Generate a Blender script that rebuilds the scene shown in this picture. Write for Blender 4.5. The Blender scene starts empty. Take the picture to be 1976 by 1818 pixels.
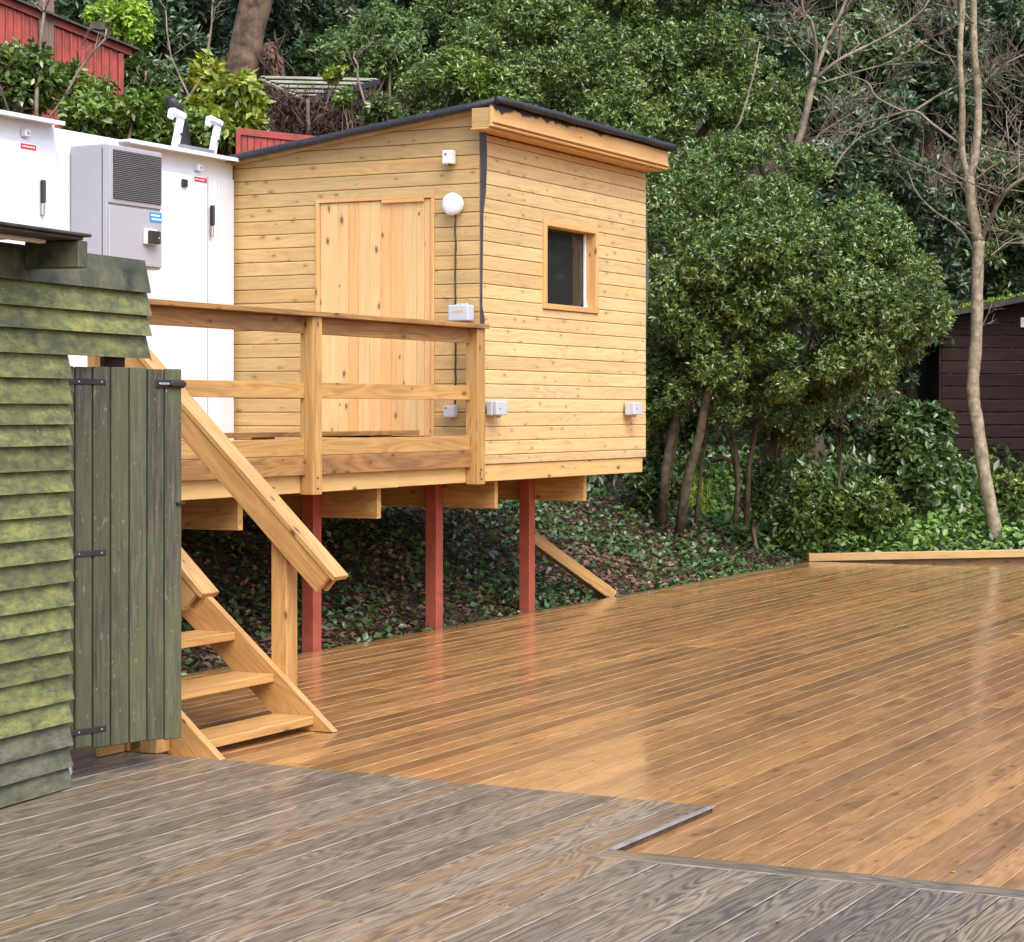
import bpy, bmesh, math, random
import numpy as np
from mathutils import Vector, Matrix, Euler

# ------------------------------------------------------------------ camera
SC = bpy.context.scene
COL = SC.collection
R = math.radians
HC = 1.70                                   # eye height above the new deck
TH = R(23.552)                              # heading: x runs along the hut front, y up the bank
FW = Vector((math.cos(TH), math.sin(TH), 0))
RT = Vector((math.sin(TH), -math.cos(TH), 0))
cam_d = bpy.data.cameras.new('camera')
cam = bpy.data.objects.new('camera', cam_d)
COL.objects.link(cam)
cam.location = (0, 0, HC)
cam.rotation_euler = (R(90), 0, TH - R(90))
cam_d.sensor_width = 36
cam_d.lens = 3900 / 1976 * 36
cam_d.shift_x = -(1450 - 988) / 1976
cam_d.shift_y = (795 - 909) / 1976
cam_d.clip_end = 500
SC.camera = cam

# ------------------------------------------------------------------ sky and light
SUN = Vector((-0.45, -0.62, 0.95)).normalized()
w = bpy.data.worlds.new('World'); SC.world = w; w.use_nodes = True
nt = w.node_tree
sky = nt.nodes.new('ShaderNodeTexSky'); sky.sky_type = 'NISHITA'; sky.sun_disc = False
sky.sun_elevation = math.asin(SUN.z); sky.sun_rotation = math.atan2(SUN.x, SUN.y)
sky.air_density = 1.0; sky.dust_density = 3.2; sky.ozone_density = 1.0
bg = nt.nodes['Background']; bg.inputs[1].default_value = 0.15
nt.links.new(sky.outputs[0], bg.inputs[0])
sl = bpy.data.lights.new('sun', 'SUN'); sl.energy = 1.3; sl.angle = R(50); sl.color = (1, 0.975, 0.94)
so = bpy.data.objects.new('sun', sl); COL.objects.link(so)
so.rotation_euler = SUN.to_track_quat('Z', 'Y').to_euler(); so.location = (0, -10, 20)
SC.view_settings.view_transform = 'Standard'; SC.view_settings.look = 'None'
SC.view_settings.gamma = 1; SC.view_settings.use_curve_mapping = False
SC.view_settings.exposure = 1.15
SC.cycles.max_bounces = 8; SC.cycles.transparent_max_bounces = 8
SC.cycles.caustics_reflective = False; SC.cycles.caustics_refractive = False

# ------------------------------------------------------------------ helpers
rnd = random.Random(7)
npr = np.random.default_rng(11)
WM = {}                                     # world matrix of every object made

def at(px, py, depth):
    """a place in the garden: photo column and row, metres ahead of the eye"""
    return Vector((0, 0, HC)) + FW * depth + RT * ((px - 1450) / 3900 * depth) + Vector((0, 0, (795 - py) / 3900 * depth))

def put(name, data, parent=None, M=None):
    o = bpy.data.objects.new(name, data); COL.objects.link(o)
    M = M or Matrix()
    WM[o] = M
    if parent:
        o.parent = parent; o.matrix_parent_inverse = WM[parent].inverted()
    o.matrix_basis = M
    return o

def tag(o, label, cat, group=None, kind=None):
    o['label'] = label
    if cat: o['category'] = cat
    if group: o['group'] = group
    if kind: o['kind'] = kind
    return o

def thing(name, label, cat, loc, group=None):
    return tag(put(name, None, None, Matrix.Translation(loc)), label, cat, group)

def mesh_from(verts, faces, mats, name='mesh', smooth=False, midx=None):
    me = bpy.data.meshes.new(name); me.from_pydata([tuple(v) for v in verts], [], faces)
    for m in (mats if isinstance(mats, (list, tuple)) else [mats]): me.materials.append(m)
    if midx is not None:
        for p, i in zip(me.polygons, midx): p.material_index = i
    if smooth:
        for p in me.polygons: p.use_smooth = True
    me.update(); return me

def bm_done(bm, mats, smooth=False):
    me = bpy.data.meshes.new('mesh'); bmesh.ops.recalc_face_normals(bm, faces=bm.faces); bm.to_mesh(me); bm.free()
    for m in (mats if isinstance(mats, (list, tuple)) else [mats]): me.materials.append(m)
    if smooth:
        for p in me.polygons: p.use_smooth = True
    return me

BOX = {}
def box_mesh(sx, sy, sz, mat, bev=0.003, seg=1, edge_mat=None):
    """centred bevelled box, x is the length of a board; bevelled long edges may have their own pale colour"""
    key = (round(sx, 3), round(sy, 3), round(sz, 3), mat.name, bev, seg, edge_mat.name if edge_mat else '')
    if key in BOX: return BOX[key]
    bm = bmesh.new(); bmesh.ops.create_cube(bm, size=1)
    bmesh.ops.scale(bm, vec=(sx, sy, sz), verts=bm.verts)
    if bev:
        b = min(bev, min(sx, sy, sz) * 0.4)
        r = bmesh.ops.bevel(bm, geom=list(bm.edges), offset=b, segments=seg, affect='EDGES', profile=0.5)
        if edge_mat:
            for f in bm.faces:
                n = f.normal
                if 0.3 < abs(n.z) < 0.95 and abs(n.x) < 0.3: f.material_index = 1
    me = bm_done(bm, [mat] + ([edge_mat] if edge_mat else []))
    BOX[key] = me; return me

AX = {'x': Matrix(), 'y': Matrix.Rotation(R(90), 4, 'Z'), 'z': Matrix.Rotation(R(-90), 4, 'Y')}
def board(name, parent, mat, x0, x1, y0, y1, z0, z1, bev=0.003, axis=None, seg=1, edge_mat=None, rot=None):
    """an axis-aligned timber between two corners; its mesh x axis follows the longest side so grain runs along it"""
    s = (abs(x1 - x0), abs(y1 - y0), abs(z1 - z0)); c = Vector(((x0 + x1) / 2, (y0 + y1) / 2, (z0 + z1) / 2))
    if axis is None: axis = 'xyz'[s.index(max(s))]
    if axis == 'x': d = (s[0], s[1], s[2])
    elif axis == 'y': d = (s[1], s[0], s[2])
    else: d = (s[2], s[1], s[0])
    M = Matrix.Translation(c) @ (rot.to_4x4() if rot is not None else Matrix()) @ AX[axis]
    return put(name, box_mesh(*d, mat, bev, seg, edge_mat), parent, M)

def stick(name, parent, mat, a, b, wy, wz, up=(0, 0, 1), bev=0.003):
    """a timber from a to b, wy wide, wz deep"""
    a, b = Vector(a), Vector(b); d = (b - a); L = d.length; x = d.normalized()
    y = Vector(up).cross(x).normalized(); z = x.cross(y)
    M = Matrix.Translation((a + b) / 2) @ Matrix((x, y, z)).transposed().to_4x4()
    return put(name, box_mesh(L, wy, wz, mat, bev), parent, M)

def tube_geo(pts, rad, n=7):
    V, Fc = [], []
    pts = [Vector(p) for p in pts]
    up = Vector((0.31, 0.17, 0.93))
    for i, p in enumerate(pts):
        d = (pts[min(i + 1, len(pts) - 1)] - pts[max(i - 1, 0)]).normalized()
        a = d.cross(up)
        if a.length < 0.05: a = d.cross(Vector((1, 0, 0)))
        a.normalize(); b = d.cross(a)
        for k in range(n):
            t = 2 * math.pi * k / n
            V.append(p + (a * math.cos(t) + b * math.sin(t)) * rad[i])
    for i in range(len(pts) - 1):
        for k in range(n):
            q = (k + 1) % n
            Fc.append((i * n + k, i * n + q, (i + 1) * n + q, (i + 1) * n + k))
    Fc.append(tuple(range(n))[::-1]); Fc.append(tuple((len(pts) - 1) * n + k for k in range(n)))
    return V, Fc

def tubes(name, parent, mat, list_of, n=7):
    V, Fc = [], []
    for pts, rad in list_of:
        v, f = tube_geo(pts, rad, n); o = len(V)
        V += v; Fc += [tuple(i + o for i in q) for q in f]
    return put(name, mesh_from(V, Fc, mat, smooth=True), parent)

def prism(name, parent, mat, outline, extrude):
    """closed outline (3-D points in a plane) pushed along a vector"""
    n = len(outline); e = Vector(extrude)
    V = [Vector(p) for p in outline] + [Vector(p) + e for p in outline]
    Fc = [tuple(range(n)), tuple(range(2 * n - 1, n - 1, -1))] + [(i, i + n, (i + 1) % n + n, (i + 1) % n) for i in range(n)]
    bm = bmesh.new(); vs = [bm.verts.new(v) for v in V]
    for f in Fc: bm.faces.new([vs[i] for i in f])
    return put(name, bm_done(bm, mat), parent)

# ------------------------------------------------------------------ materials
def nodes(name):
    m = bpy.data.materials.new(name); m.use_nodes = True
    t = m.node_tree; b = t.nodes['Principled BSDF']
    return m, t, b
def N(t, typ, **kw):
    n = t.nodes.new(typ)
    for k, v in kw.items():
        if k.startswith('i_'):
            key = k[2:]; n.inputs[int(key) if key.isdigit() else key].default_value = v
        else: setattr(n, k, v)
    return n
def math_(t, op, a, b=None, c=None, clamp=False):
    n = t.nodes.new('ShaderNodeMath'); n.operation = op; n.use_clamp = clamp
    for i, v in enumerate((a, b, c)):
        if v is None: continue
        if isinstance(v, (int, float)): n.inputs[i].default_value = v
        else: t.links.new(v, n.inputs[i])
    return n.outputs[0]
def ramp(t, fac, stops, interp='LINEAR'):
    n = t.nodes.new('ShaderNodeValToRGB'); n.color_ramp.interpolation = interp
    e = n.color_ramp.elements
    while len(e) < len(stops): e.new(0.5)
    for el, (p, c) in zip(e, stops):
        el.position = p; el.color = (*c, 1) if len(c) == 3 else c
    t.links.new(fac, n.inputs[0]); return n.outputs[0]
def mix(t, fac, a, b, blend='MIX'):
    n = t.nodes.new('ShaderNodeMix'); n.data_type = 'RGBA'; n.blend_type = blend
    for s, v in ((n.inputs[0], fac), (n.inputs[6], a), (n.inputs[7], b)):
        if isinstance(v, (int, float)): s.default_value = v
        elif isinstance(v, tuple): s.default_value = (*v, 1) if len(v) == 3 else v
        else: t.links.new(v, s)
    return n.outputs[2]
def coords(t, scale, rand_amt=40.0):
    tc = t.nodes.new('ShaderNodeTexCoord'); oi = t.nodes.new('ShaderNodeObjectInfo')
    cmb = t.nodes.new('ShaderNodeCombineXYZ')
    r = math_(t, 'MULTIPLY', oi.outputs['Random'], rand_amt)
    for i in range(3): t.links.new(math_(t, 'MULTIPLY', r, (1.0, 1.7, 2.3)[i]), cmb.inputs[i])
    ad = t.nodes.new('ShaderNodeVectorMath'); ad.operation = 'ADD'
    t.links.new(tc.outputs['Object'], ad.inputs[0]); t.links.new(cmb.outputs[0], ad.inputs[1])
    return ad.outputs[0], oi.outputs['Random']
def vscale(t, v, s):
    n = t.nodes.new('ShaderNodeVectorMath'); n.operation = 'MULTIPLY'
    t.links.new(v, n.inputs[0]); n.inputs[1].default_value = s; return n.outputs[0]
def noise(t, v, scale, detail=4, rough=0.55, dist=0.0):
    n = t.nodes.new('ShaderNodeTexNoise'); n.inputs['Scale'].default_value = scale; n.inputs['Detail'].default_value = detail
    n.inputs['Roughness'].default_value = rough; n.inputs['Distortion'].default_value = dist
    t.links.new(v, n.inputs['Vector']); return n.outputs[0]
def bump(t, b, h, strength, dist=0.01):
    n = t.nodes.new('ShaderNodeBump'); n.inputs['Strength'].default_value = strength; n.inputs['Distance'].default_value = dist
    t.links.new(h, n.inputs['Height']); t.links.new(n.outputs[0], b.inputs['Normal'])

def wood(name, light, mid, dark, rough=0.55, rough_var=0.15, knots=0.5, knot_col=(0.10, 0.04, 0.015), grain=1.0, ring=0.5,
         board_var=0.35, bump_s=0.15, tints=None, streak=None, spec=0.5, stain=None, knot_scale=1.0, coat=None, stops=(0.22, 0.48, 0.75), ring_n=16.0, gfreq=(1.1, 26), bfreq=(0.55, 5.5), knot_amt=0.9):
    m, t, b = nodes(name)
    v, rn = coords(t, 1)
    g = noise(t, vscale(t, v, (gfreq[0] * grain, gfreq[1] * grain, gfreq[1] * grain)), 1.0, 6, 0.62, 0.3)
    # growth rings: contour lines of a long, slow noise make the cathedral figure
    big = noise(t, vscale(t, v, (bfreq[0], bfreq[1], bfreq[1])), 1.0, 2, 0.5, 0.2)
    rg = math_(t, 'PINGPONG', math_(t, 'MULTIPLY', big, ring_n), 0.5)
    rg = math_(t, 'MULTIPLY', rg, 2.0)
    f = math_(t, 'ADD', math_(t, 'MULTIPLY', g, 1 - ring * 0.5), math_(t, 'MULTIPLY', rg, ring * 0.5))
    col = ramp(t, f, [(stops[0], dark), (stops[1], mid), (stops[2], light)])
    # board to board
    rv = math_(t, 'FRACT', math_(t, 'MULTIPLY', rn, 17.31))
    val = math_(t, 'ADD', math_(t, 'MULTIPLY', rv, board_var), 1 - board_var * 0.5)
    hv = t.nodes.new('ShaderNodeHueSaturation'); t.links.new(col, hv.inputs['Color']); t.links.new(val, hv.inputs['Value'])
    col = hv.outputs[0]
    if tints:
        rt = math_(t, 'FRACT', math_(t, 'MULTIPLY', rn, 41.7))
        tr = ramp(t, rt, tints, 'CONSTANT')
        col = mix(t, 1.0, col, tr, 'MULTIPLY')
    # blotches
    bl = noise(t, vscale(t, v, (1.3, 4, 4)), 1.0, 3, 0.5)
    col = mix(t, math_(t, 'MULTIPLY', math_(t, 'SUBTRACT', bl, 0.42, clamp=True), 1.3, clamp=True), col, dark)
    if streak:
        s = noise(t, vscale(t, v, (0.8, 60, 60)), 1.0, 5, 0.6)
        col = mix(t, ramp(t, s, [(0.56, (0, 0, 0)), (0.66, (1, 1, 1))]), col, streak)
    if stain:
        s2 = noise(t, vscale(t, v, (2.2, 7, 7)), 1.0, 5, 0.65)
        col = mix(t, ramp(t, s2, [(0.52, (0, 0, 0)), (0.68, (0.75, 0.75, 0.75))]), col, stain)
    if knots:
        vo = t.nodes.new('ShaderNodeTexVoronoi'); vo.voronoi_dimensions = '2D'; vo.inputs['Scale'].default_value = 1.0; vo.inputs['Randomness'].default_value = 0.95
        sx = t.nodes.new('ShaderNodeSeparateXYZ'); t.links.new(v, sx.inputs[0])
        kc = t.nodes.new('ShaderNodeCombineXYZ')
        wob = math_(t, 'MULTIPLY', math_(t, 'SUBTRACT', g, 0.5), 0.25)
        t.links.new(math_(t, 'ADD', math_(t, 'MULTIPLY', sx.outputs[0], 4.2 * knot_scale), wob), kc.inputs[0])
        t.links.new(math_(t, 'MULTIPLY', math_(t, 'ADD', sx.outputs[1], sx.outputs[2]), 8.5 * knot_scale), kc.inputs[1])
        t.links.new(kc.outputs[0], vo.inputs['Vector'])
        sp = t.nodes.new('ShaderNodeSeparateColor'); t.links.new(vo.outputs['Color'], sp.inputs[0])
        on = math_(t, 'GREATER_THAN', sp.outputs[0], 1 - knots)
        dd = math_(t, 'DIVIDE', vo.outputs['Distance'], math_(t, 'ADD', math_(t, 'MULTIPLY', sp.outputs[1], 0.9), 0.4))
        k = ramp(t, dd, [(0.05, (1, 1, 1)), (0.10, (0.45, 0.45, 0.45)), (0.13, (0.16, 0.16, 0.16)), (0.24, (0, 0, 0))])
        col = mix(t, math_(t, 'MULTIPLY', on, math_(t, 'MULTIPLY', k, knot_amt)), col, knot_col)
    t.links.new(col, b.inputs['Base Color'])
    rr = noise(t, vscale(t, v, (1.5, 5, 5)), 1.0, 3)
    t.links.new(math_(t, 'ADD', math_(t, 'MULTIPLY', rr, rough_var * 2), rough - rough_var, clamp=True), b.inputs['Roughness'])
    b.inputs['Specular IOR Level'].default_value = spec
    if coat:
        b.inputs['Coat Weight'].default_value = coat[0]; b.inputs['Coat IOR'].default_value = 1.45
        wet = noise(t, vscale(t, v, (0.9, 2.2, 2.2)), 1.0, 4, 0.6)
        t.links.new(ramp(t, wet, [(0.35, (coat[1],) * 3), (0.7, (coat[2],) * 3)]), b.inputs['Coat Roughness'])
    if bump_s: bump(t, b, f, bump_s, 0.004)
    return m

def plain(name, col, rough=0.5, metal=0.0, var=0.08, scale=6.0, spec=0.5, bump_s=0.0, dirt=None, dirt_at=(0.55, 0.75)):
    m, t, b = nodes(name)
    v, rn = coords(t, 1)
    n = noise(t, v, scale, 5, 0.6)
    lo = tuple(c * (1 - var * 2) for c in col); hi = tuple(min(1, c * (1 + var)) for c in col)
    c = ramp(t, n, [(0.3, lo), (0.7, hi)])
    if dirt:
        d = noise(t, vscale(t, v, (1, 1, 0.4)), scale * 1.7, 6, 0.65)
        c = mix(t, ramp(t, d, [(dirt_at[0], (0, 0, 0)), (dirt_at[1], (0.8, 0.8, 0.8))]), c, dirt)
    t.links.new(c, b.inputs['Base Color'])
    t.links.new(math_(t, 'ADD', math_(t, 'MULTIPLY', n, 0.2), rough - 0.1, clamp=True), b.inputs['Roughness'])
    b.inputs['Metallic'].default_value = metal; b.inputs['Specular IOR Level'].default_value = spec
    if bump_s: bump(t, b, n, bump_s, 0.01)
    return m

TINT_CLAD = [(0.0, (1, 1, 1)), (0.35, (1.0, 0.97, 0.92)), (0.6, (1.06, 0.98, 0.9)), (0.82, (0.93, 0.95, 0.92))]
M = {}
M['clad'] = wood('pine_cladding', (0.67, 0.505, 0.265), (0.61, 0.44, 0.218), (0.46, 0.31, 0.14), rough=0.55, knots=0.45, knot_col=(0.27, 0.15, 0.06), knot_scale=1.15, knot_amt=0.75,
                 ring=0.45, board_var=0.26, bump_s=0.06, tints=TINT_CLAD)
M['clad_green'] = wood('treated_cladding', (0.60, 0.425, 0.20), (0.53, 0.365, 0.16), (0.40, 0.265, 0.105), rough=0.58, knots=0.42, knot_col=(0.20, 0.11, 0.045), knot_scale=1.15, knot_amt=0.75,
                 ring=0.4, board_var=0.2, bump_s=0.05, tints=TINT_CLAD, stain=(0.40, 0.27, 0.10))
M['pine'] = wood('pale_pine', (0.74, 0.52, 0.25), (0.68, 0.455, 0.21), (0.56, 0.34, 0.14), rough=0.5, knots=0.25, ring=0.25, board_var=0.12, bump_s=0.03,
                 tints=[(0, (1, 1, 1)), (0.22, (1.0, 0.84, 0.70)), (0.36, (1, 1, 1)), (0.62, (1.02, 1.02, 1.0)), (0.8, (1.0, 0.90, 0.80))])
M['pine_frame'] = wood('pine_trim', (0.68, 0.43, 0.18), (0.62, 0.37, 0.145), (0.5, 0.27, 0.1), rough=0.5, knots=0.15, ring=0.25, board_var=0.12, bump_s=0.03)
M['treated'] = wood('treated_timber', (0.54, 0.33, 0.12), (0.44, 0.255, 0.085), (0.28, 0.15, 0.05), rough=0.5, knots=0.35, ring=0.55, board_var=0.22, bump_s=0.06)
M['brownrail'] = wood('stained_rail', (0.42, 0.23, 0.085), (0.33, 0.17, 0.06), (0.19, 0.10, 0.04), rough=0.45, knots=0.4, ring=0.6, board_var=0.3, bump_s=0.06, stain=(0.16, 0.095, 0.05))
M['stair'] = wood('stair_timber', (0.58, 0.34, 0.13), (0.48, 0.265, 0.092), (0.33, 0.168, 0.055), rough=0.42, knots=0.3, ring=0.5, board_var=0.15, bump_s=0.05)
M['fascia'] = wood('fresh_larch_fascia', (0.68, 0.47, 0.21), (0.60, 0.40, 0.165), (0.46, 0.27, 0.10), rough=0.5, knots=0.3, ring=0.3, board_var=0.08, bump_s=0.04)
M['deck'] = wood('oiled_deck', (0.55, 0.295, 0.112), (0.46, 0.232, 0.080), (0.33, 0.155, 0.051), rough=0.38, rough_var=0.08, knots=0.35, knot_col=(0.11, 0.045, 0.016), knot_amt=0.75,
                 ring=0.5, board_var=0.26, bump_s=0.03, tints=[(0, (1, 1, 1)), (0.28, (0.80, 0.80, 0.80)), (0.42, (1.12, 1.08, 1.0)), (0.70, (0.70, 0.70, 0.71)), (0.84, (0.95, 0.92, 0.9))],
                 stain=(0.20, 0.088, 0.030), coat=(1.0, 0.10, 0.24), stops=(0.28, 0.5, 0.70), gfreq=(3.5, 45))
M['deck_edge'] = plain('pale_board_arris', (0.41, 0.25, 0.13), 0.4, var=0.3, scale=5, dirt=(0.27, 0.14, 0.06), dirt_at=(0.45, 0.65))  # paler tone for the bevelled long edges, broken up by brown noise
M['gdeck'] = wood('weathered_deck', (0.255, 0.205, 0.142), (0.184, 0.144, 0.098), (0.092, 0.070, 0.047), rough=0.5, rough_var=0.10, knots=0.1, knot_col=(0.07, 0.05, 0.04),
                 ring=0.85, board_var=0.34, bump_s=0.10, stops=(0.30, 0.5, 0.70), ring_n=15.0, gfreq=(5.0, 60), bfreq=(1.0, 8.0),
                 tints=[(0, (1, 1, 1)), (0.25, (0.95, 0.98, 1.0)), (0.45, (1.22, 1.06, 0.88)), (0.6, (0.80, 0.80, 0.82)), (0.8, (1.10, 1.05, 0.98))], coat=(0.45, 0.08, 0.34))
M['gdeck_edge'] = plain('pale_grey_arris', (0.27, 0.235, 0.20), 0.45, var=0.25, scale=4, dirt=(0.10, 0.078, 0.058), dirt_at=(0.52, 0.62))  # lighter grey on the old boards' bevels, with dark brown breaks
M['gdeck_strip'] = plain('grey_edge_trim', (0.27, 0.25, 0.25), 0.35, var=0.2)
M['red'] = plain('red_oxide_steel', (0.36, 0.085, 0.055), 0.5, var=0.12, scale=5, dirt=(0.20, 0.05, 0.035), bump_s=0.1)
M['felt'] = plain('bitumen_felt', (0.028, 0.031, 0.038), 0.6, var=0.35, scale=40, bump_s=0.4)
M['membrane'] = plain('grey_breather_membrane', (0.075, 0.07, 0.075), 0.5, var=0.2)
M['white'] = plain('white_coated_steel', (0.74, 0.77, 0.84), 0.35, var=0.015, scale=2)
M['white_trim'] = plain('white_trim', (0.64, 0.67, 0.75), 0.4, var=0.02)
M['acgrey'] = plain('grey_coated_steel', (0.37, 0.375, 0.42), 0.4, var=0.03, scale=3)
M['dark'] = plain('dark_plastic', (0.025, 0.025, 0.028), 0.45)
M['grill'] = plain('dark_grille', (0.05, 0.05, 0.055), 0.4)
M['slat'] = plain('grille_slat', (0.15, 0.15, 0.165), 0.4)
M['boxgrey'] = plain('grey_abs_box', (0.47, 0.50, 0.55), 0.4, var=0.03)
M['boxwhite'] = plain('white_abs_box', (0.72, 0.72, 0.74), 0.35, var=0.02)
M['opal'] = plain('opal_diffuser', (0.78, 0.77, 0.84), 0.25, var=0.01)
M['redlabel'] = plain('red_label', (0.60, 0.02, 0.035), 0.4)
M['bluelabel'] = plain('blue_label', (0.01, 0.28, 0.72), 0.4)
M['ink'] = plain('white_print', (0.8, 0.8, 0.8), 0.5)
M['amber'] = plain('amber_print', (0.75, 0.42, 0.08), 0.5)
M['cable'] = plain('black_cable', (0.03, 0.027, 0.025), 0.5)
M['steel'] = plain('galvanised_steel', (0.5, 0.5, 0.52), 0.35, metal=0.8)
M['silver'] = plain('silver_paint', (0.40, 0.41, 0.43), 0.3, metal=0.3)
M['iron'] = plain('black_iron', (0.022, 0.02, 0.022), 0.45, var=0.3)

def algae():
    m, t, b = nodes('algae_clad_board'); v, rn = coords(t, 1)
    a = noise(t, vscale(t, v, (11.0, 24, 24)), 1.0, 8, 0.76, 0.3)
    col = ramp(t, a, [(0.32, (0.044, 0.047, 0.027)), (0.44, (0.110, 0.118, 0.046)), (0.56, (0.185, 0.195, 0.062)), (0.72, (0.29, 0.30, 0.075))])
    big = noise(t, vscale(t, v, (3.4, 9, 9)), 1.0, 6, 0.7)
    col = mix(t, ramp(t, big, [(0.45, (0, 0, 0)), (0.64, (0.72, 0.72, 0.72))]), col, (0.060, 0.066, 0.036))
    # dark drip streaks across the board and pale specks
    s = noise(t, vscale(t, v, (11, 3, 3)), 1.0, 5, 0.65, 0.5)
    col = mix(t, ramp(t, s, [(0.60, (0, 0, 0)), (0.72, (0.7, 0.7, 0.7))]), col, (0.06, 0.062, 0.04))
    sp = noise(t, v, 45, 2, 0.5)
    col = mix(t, ramp(t, sp, [(0.70, (0, 0, 0)), (0.78, (0.55, 0.55, 0.55))]), col, (0.42, 0.41, 0.33))
    val = math_(t, 'ADD', math_(t, 'MULTIPLY', rn, 0.35), 0.85)
    hv = t.nodes.new('ShaderNodeHueSaturation'); t.links.new(col, hv.inputs['Color']); t.links.new(val, hv.inputs['Value'])
    t.links.new(hv.outputs[0], b.inputs['Base Color']); b.inputs['Roughness'].default_value = 0.65
    bump(t, b, a, 0.15, 0.01); return m
M['algae'] = algae()
def algae_grey():
    m = M['algae'].copy(); m.name = 'grey_weathered_lap_board'
    for n in m.node_tree.nodes:
        if n.type == 'VALTORGB' and len(n.color_ramp.elements) == 4:
            for e, c in zip(n.color_ramp.elements, ((0.05, 0.05, 0.038), (0.10, 0.10, 0.066), (0.155, 0.15, 0.10), (0.20, 0.215, 0.085))): e.color = (*c, 1)
    return m
M['algae_grey'] = algae_grey()
M['algae_dark'] = plain('dark_green_board', (0.085, 0.088, 0.052), 0.65, var=0.35, scale=7, dirt=(0.16, 0.165, 0.09))
def gatewood():
    m, t, b = nodes('lichen_gate_board'); v, rn = coords(t, 1)
    g = noise(t, vscale(t, v, (4.0, 70, 70)), 1.0, 7, 0.7, 0.4)
    col = ramp(t, g, [(0.33, (0.022, 0.021, 0.016)), (0.5, (0.058, 0.054, 0.038)), (0.68, (0.125, 0.113, 0.082))])
    gr = noise(t, vscale(t, v, (1.2, 3, 3)), 1.0, 4, 0.6)
    col = mix(t, ramp(t, gr, [(0.40, (0, 0, 0)), (0.60, (0.6, 0.6, 0.6))]), col, (0.088, 0.100, 0.038))
    sp = noise(t, vscale(t, v, (26, 55, 55)), 1.0, 3, 0.6)
    col = mix(t, ramp(t, sp, [(0.64, (0, 0, 0)), (0.74, (0.6, 0.6, 0.6))]), col, (0.30, 0.30, 0.20))
    val = math_(t, 'ADD', math_(t, 'MULTIPLY', rn, 0.35), 0.83)
    hv = t.nodes.new('ShaderNodeHueSaturation'); t.links.new(col, hv.inputs['Color']); t.links.new(val, hv.inputs['Value'])
    t.links.new(hv.outputs[0], b.inputs['Base Color']); b.inputs['Roughness'].default_value = 0.6
    bump(t, b, g, 0.6, 0.006); return m
M['gate'] = gatewood()

def fascia_bitumen():
    """orange pine board with a smear of roofing bitumen along its top left"""
    m = M['pine_frame'].copy(); m.name = 'pine_with_bitumen'; t = m.node_tree; b = t.nodes['Principled BSDF']
    src = b.inputs['Base Color'].links[0].from_socket
    tc = t.nodes.new('ShaderNodeTexCoord'); sp = t.nodes.new('ShaderNodeSeparateXYZ'); t.links.new(tc.outputs['Object'], sp.inputs[0])
    n = noise(t, vscale(t, tc.outputs['Object'], (7, 7, 3)), 1.0, 5, 0.6)
    edge = math_(t, 'ADD', sp.outputs[2], math_(t, 'MULTIPLY', math_(t, 'SUBTRACT', n, 0.5), 0.17))
    lim = math_(t, 'ADD', math_(t, 'MULTIPLY', sp.outputs[0], 0.022), 0.062)
    msk = math_(t, 'MULTIPLY', math_(t, 'SUBTRACT', edge, lim), 60.0, clamp=True)
    c = mix(t, msk, src, (0.03, 0.026, 0.026)); t.links.new(c, b.inputs['Base Color']); return m
M['fascia_tar'] = fascia_bitumen()

def glass():
    m, t, b = nodes('window_glass'); out = t.nodes['Material Output']; t.nodes.remove(b)
    tr = t.nodes.new('ShaderNodeBsdfTransparent'); tr.inputs[0].default_value = (0.75, 0.77, 0.78, 1)
    gl = t.nodes.new('ShaderNodeBsdfGlossy'); gl.inputs['Roughness'].default_value = 0.02
    fr = t.nodes.new('ShaderNodeFresnel'); fr.inputs[0].default_value = 1.6
    df = t.nodes.new('ShaderNodeBsdfDiffuse'); df.inputs[0].default_value = (0.5, 0.52, 0.54, 1)
    m0 = t.nodes.new('ShaderNodeMixShader'); m0.inputs[0].default_value = 0.045; t.links.new(tr.outputs[0], m0.inputs[1]); t.links.new(df.outputs[0], m0.inputs[2])
    mx = t.nodes.new('ShaderNodeMixShader'); t.links.new(fr.outputs[0], mx.inputs[0]); t.links.new(m0.outputs[0], mx.inputs[1]); t.links.new(gl.outputs[0], mx.inputs[2])
    t.links.new(mx.outputs[0], out.inputs[0]); return m
M['glass'] = glass()
M['interior'] = plain('interior_board', (0.22, 0.19, 0.15), 0.8)

def leaf(name, dark, mid, light, rough=0.32, spec=0.75):
    m, t, b = nodes(name)
    a = t.nodes.new('ShaderNodeAttribute'); a.attribute_name = 'tint'
    c = ramp(t, a.outputs['Fac'], [(0.0, dark), (0.55, mid), (1.0, light)])
    geo = t.nodes.new('ShaderNodeNewGeometry')
    c2 = mix(t, math_(t, 'MULTIPLY', geo.outputs['Backfacing'], 0.5), c, tuple(min(1, x * 1.5 + 0.01) for x in mid))
    t.links.new(c2, b.inputs['Base Color']); b.inputs['Roughness'].default_value = rough; b.inputs['Specular IOR Level'].default_value = spec
    tl = t.nodes.new('ShaderNodeBsdfTranslucent'); t.links.new(c2, tl.inputs[0])
    mx = t.nodes.new('ShaderNodeMixShader'); mx.inputs[0].default_value = 0.22
    t.links.new(b.outputs[0], mx.inputs[1]); t.links.new(tl.outputs[0], mx.inputs[2])
    t.links.new(mx.outputs[0], t.nodes['Material Output'].inputs[0]); return m
M['laurel'] = leaf('laurel_leaf', (0.030, 0.062, 0.015), (0.095, 0.160, 0.033), (0.28, 0.33, 0.060), 0.2)
M['laurel_dk'] = leaf('dark_laurel_leaf', (0.026, 0.055, 0.018), (0.068, 0.122, 0.034), (0.18, 0.24, 0.055), 0.25)
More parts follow.
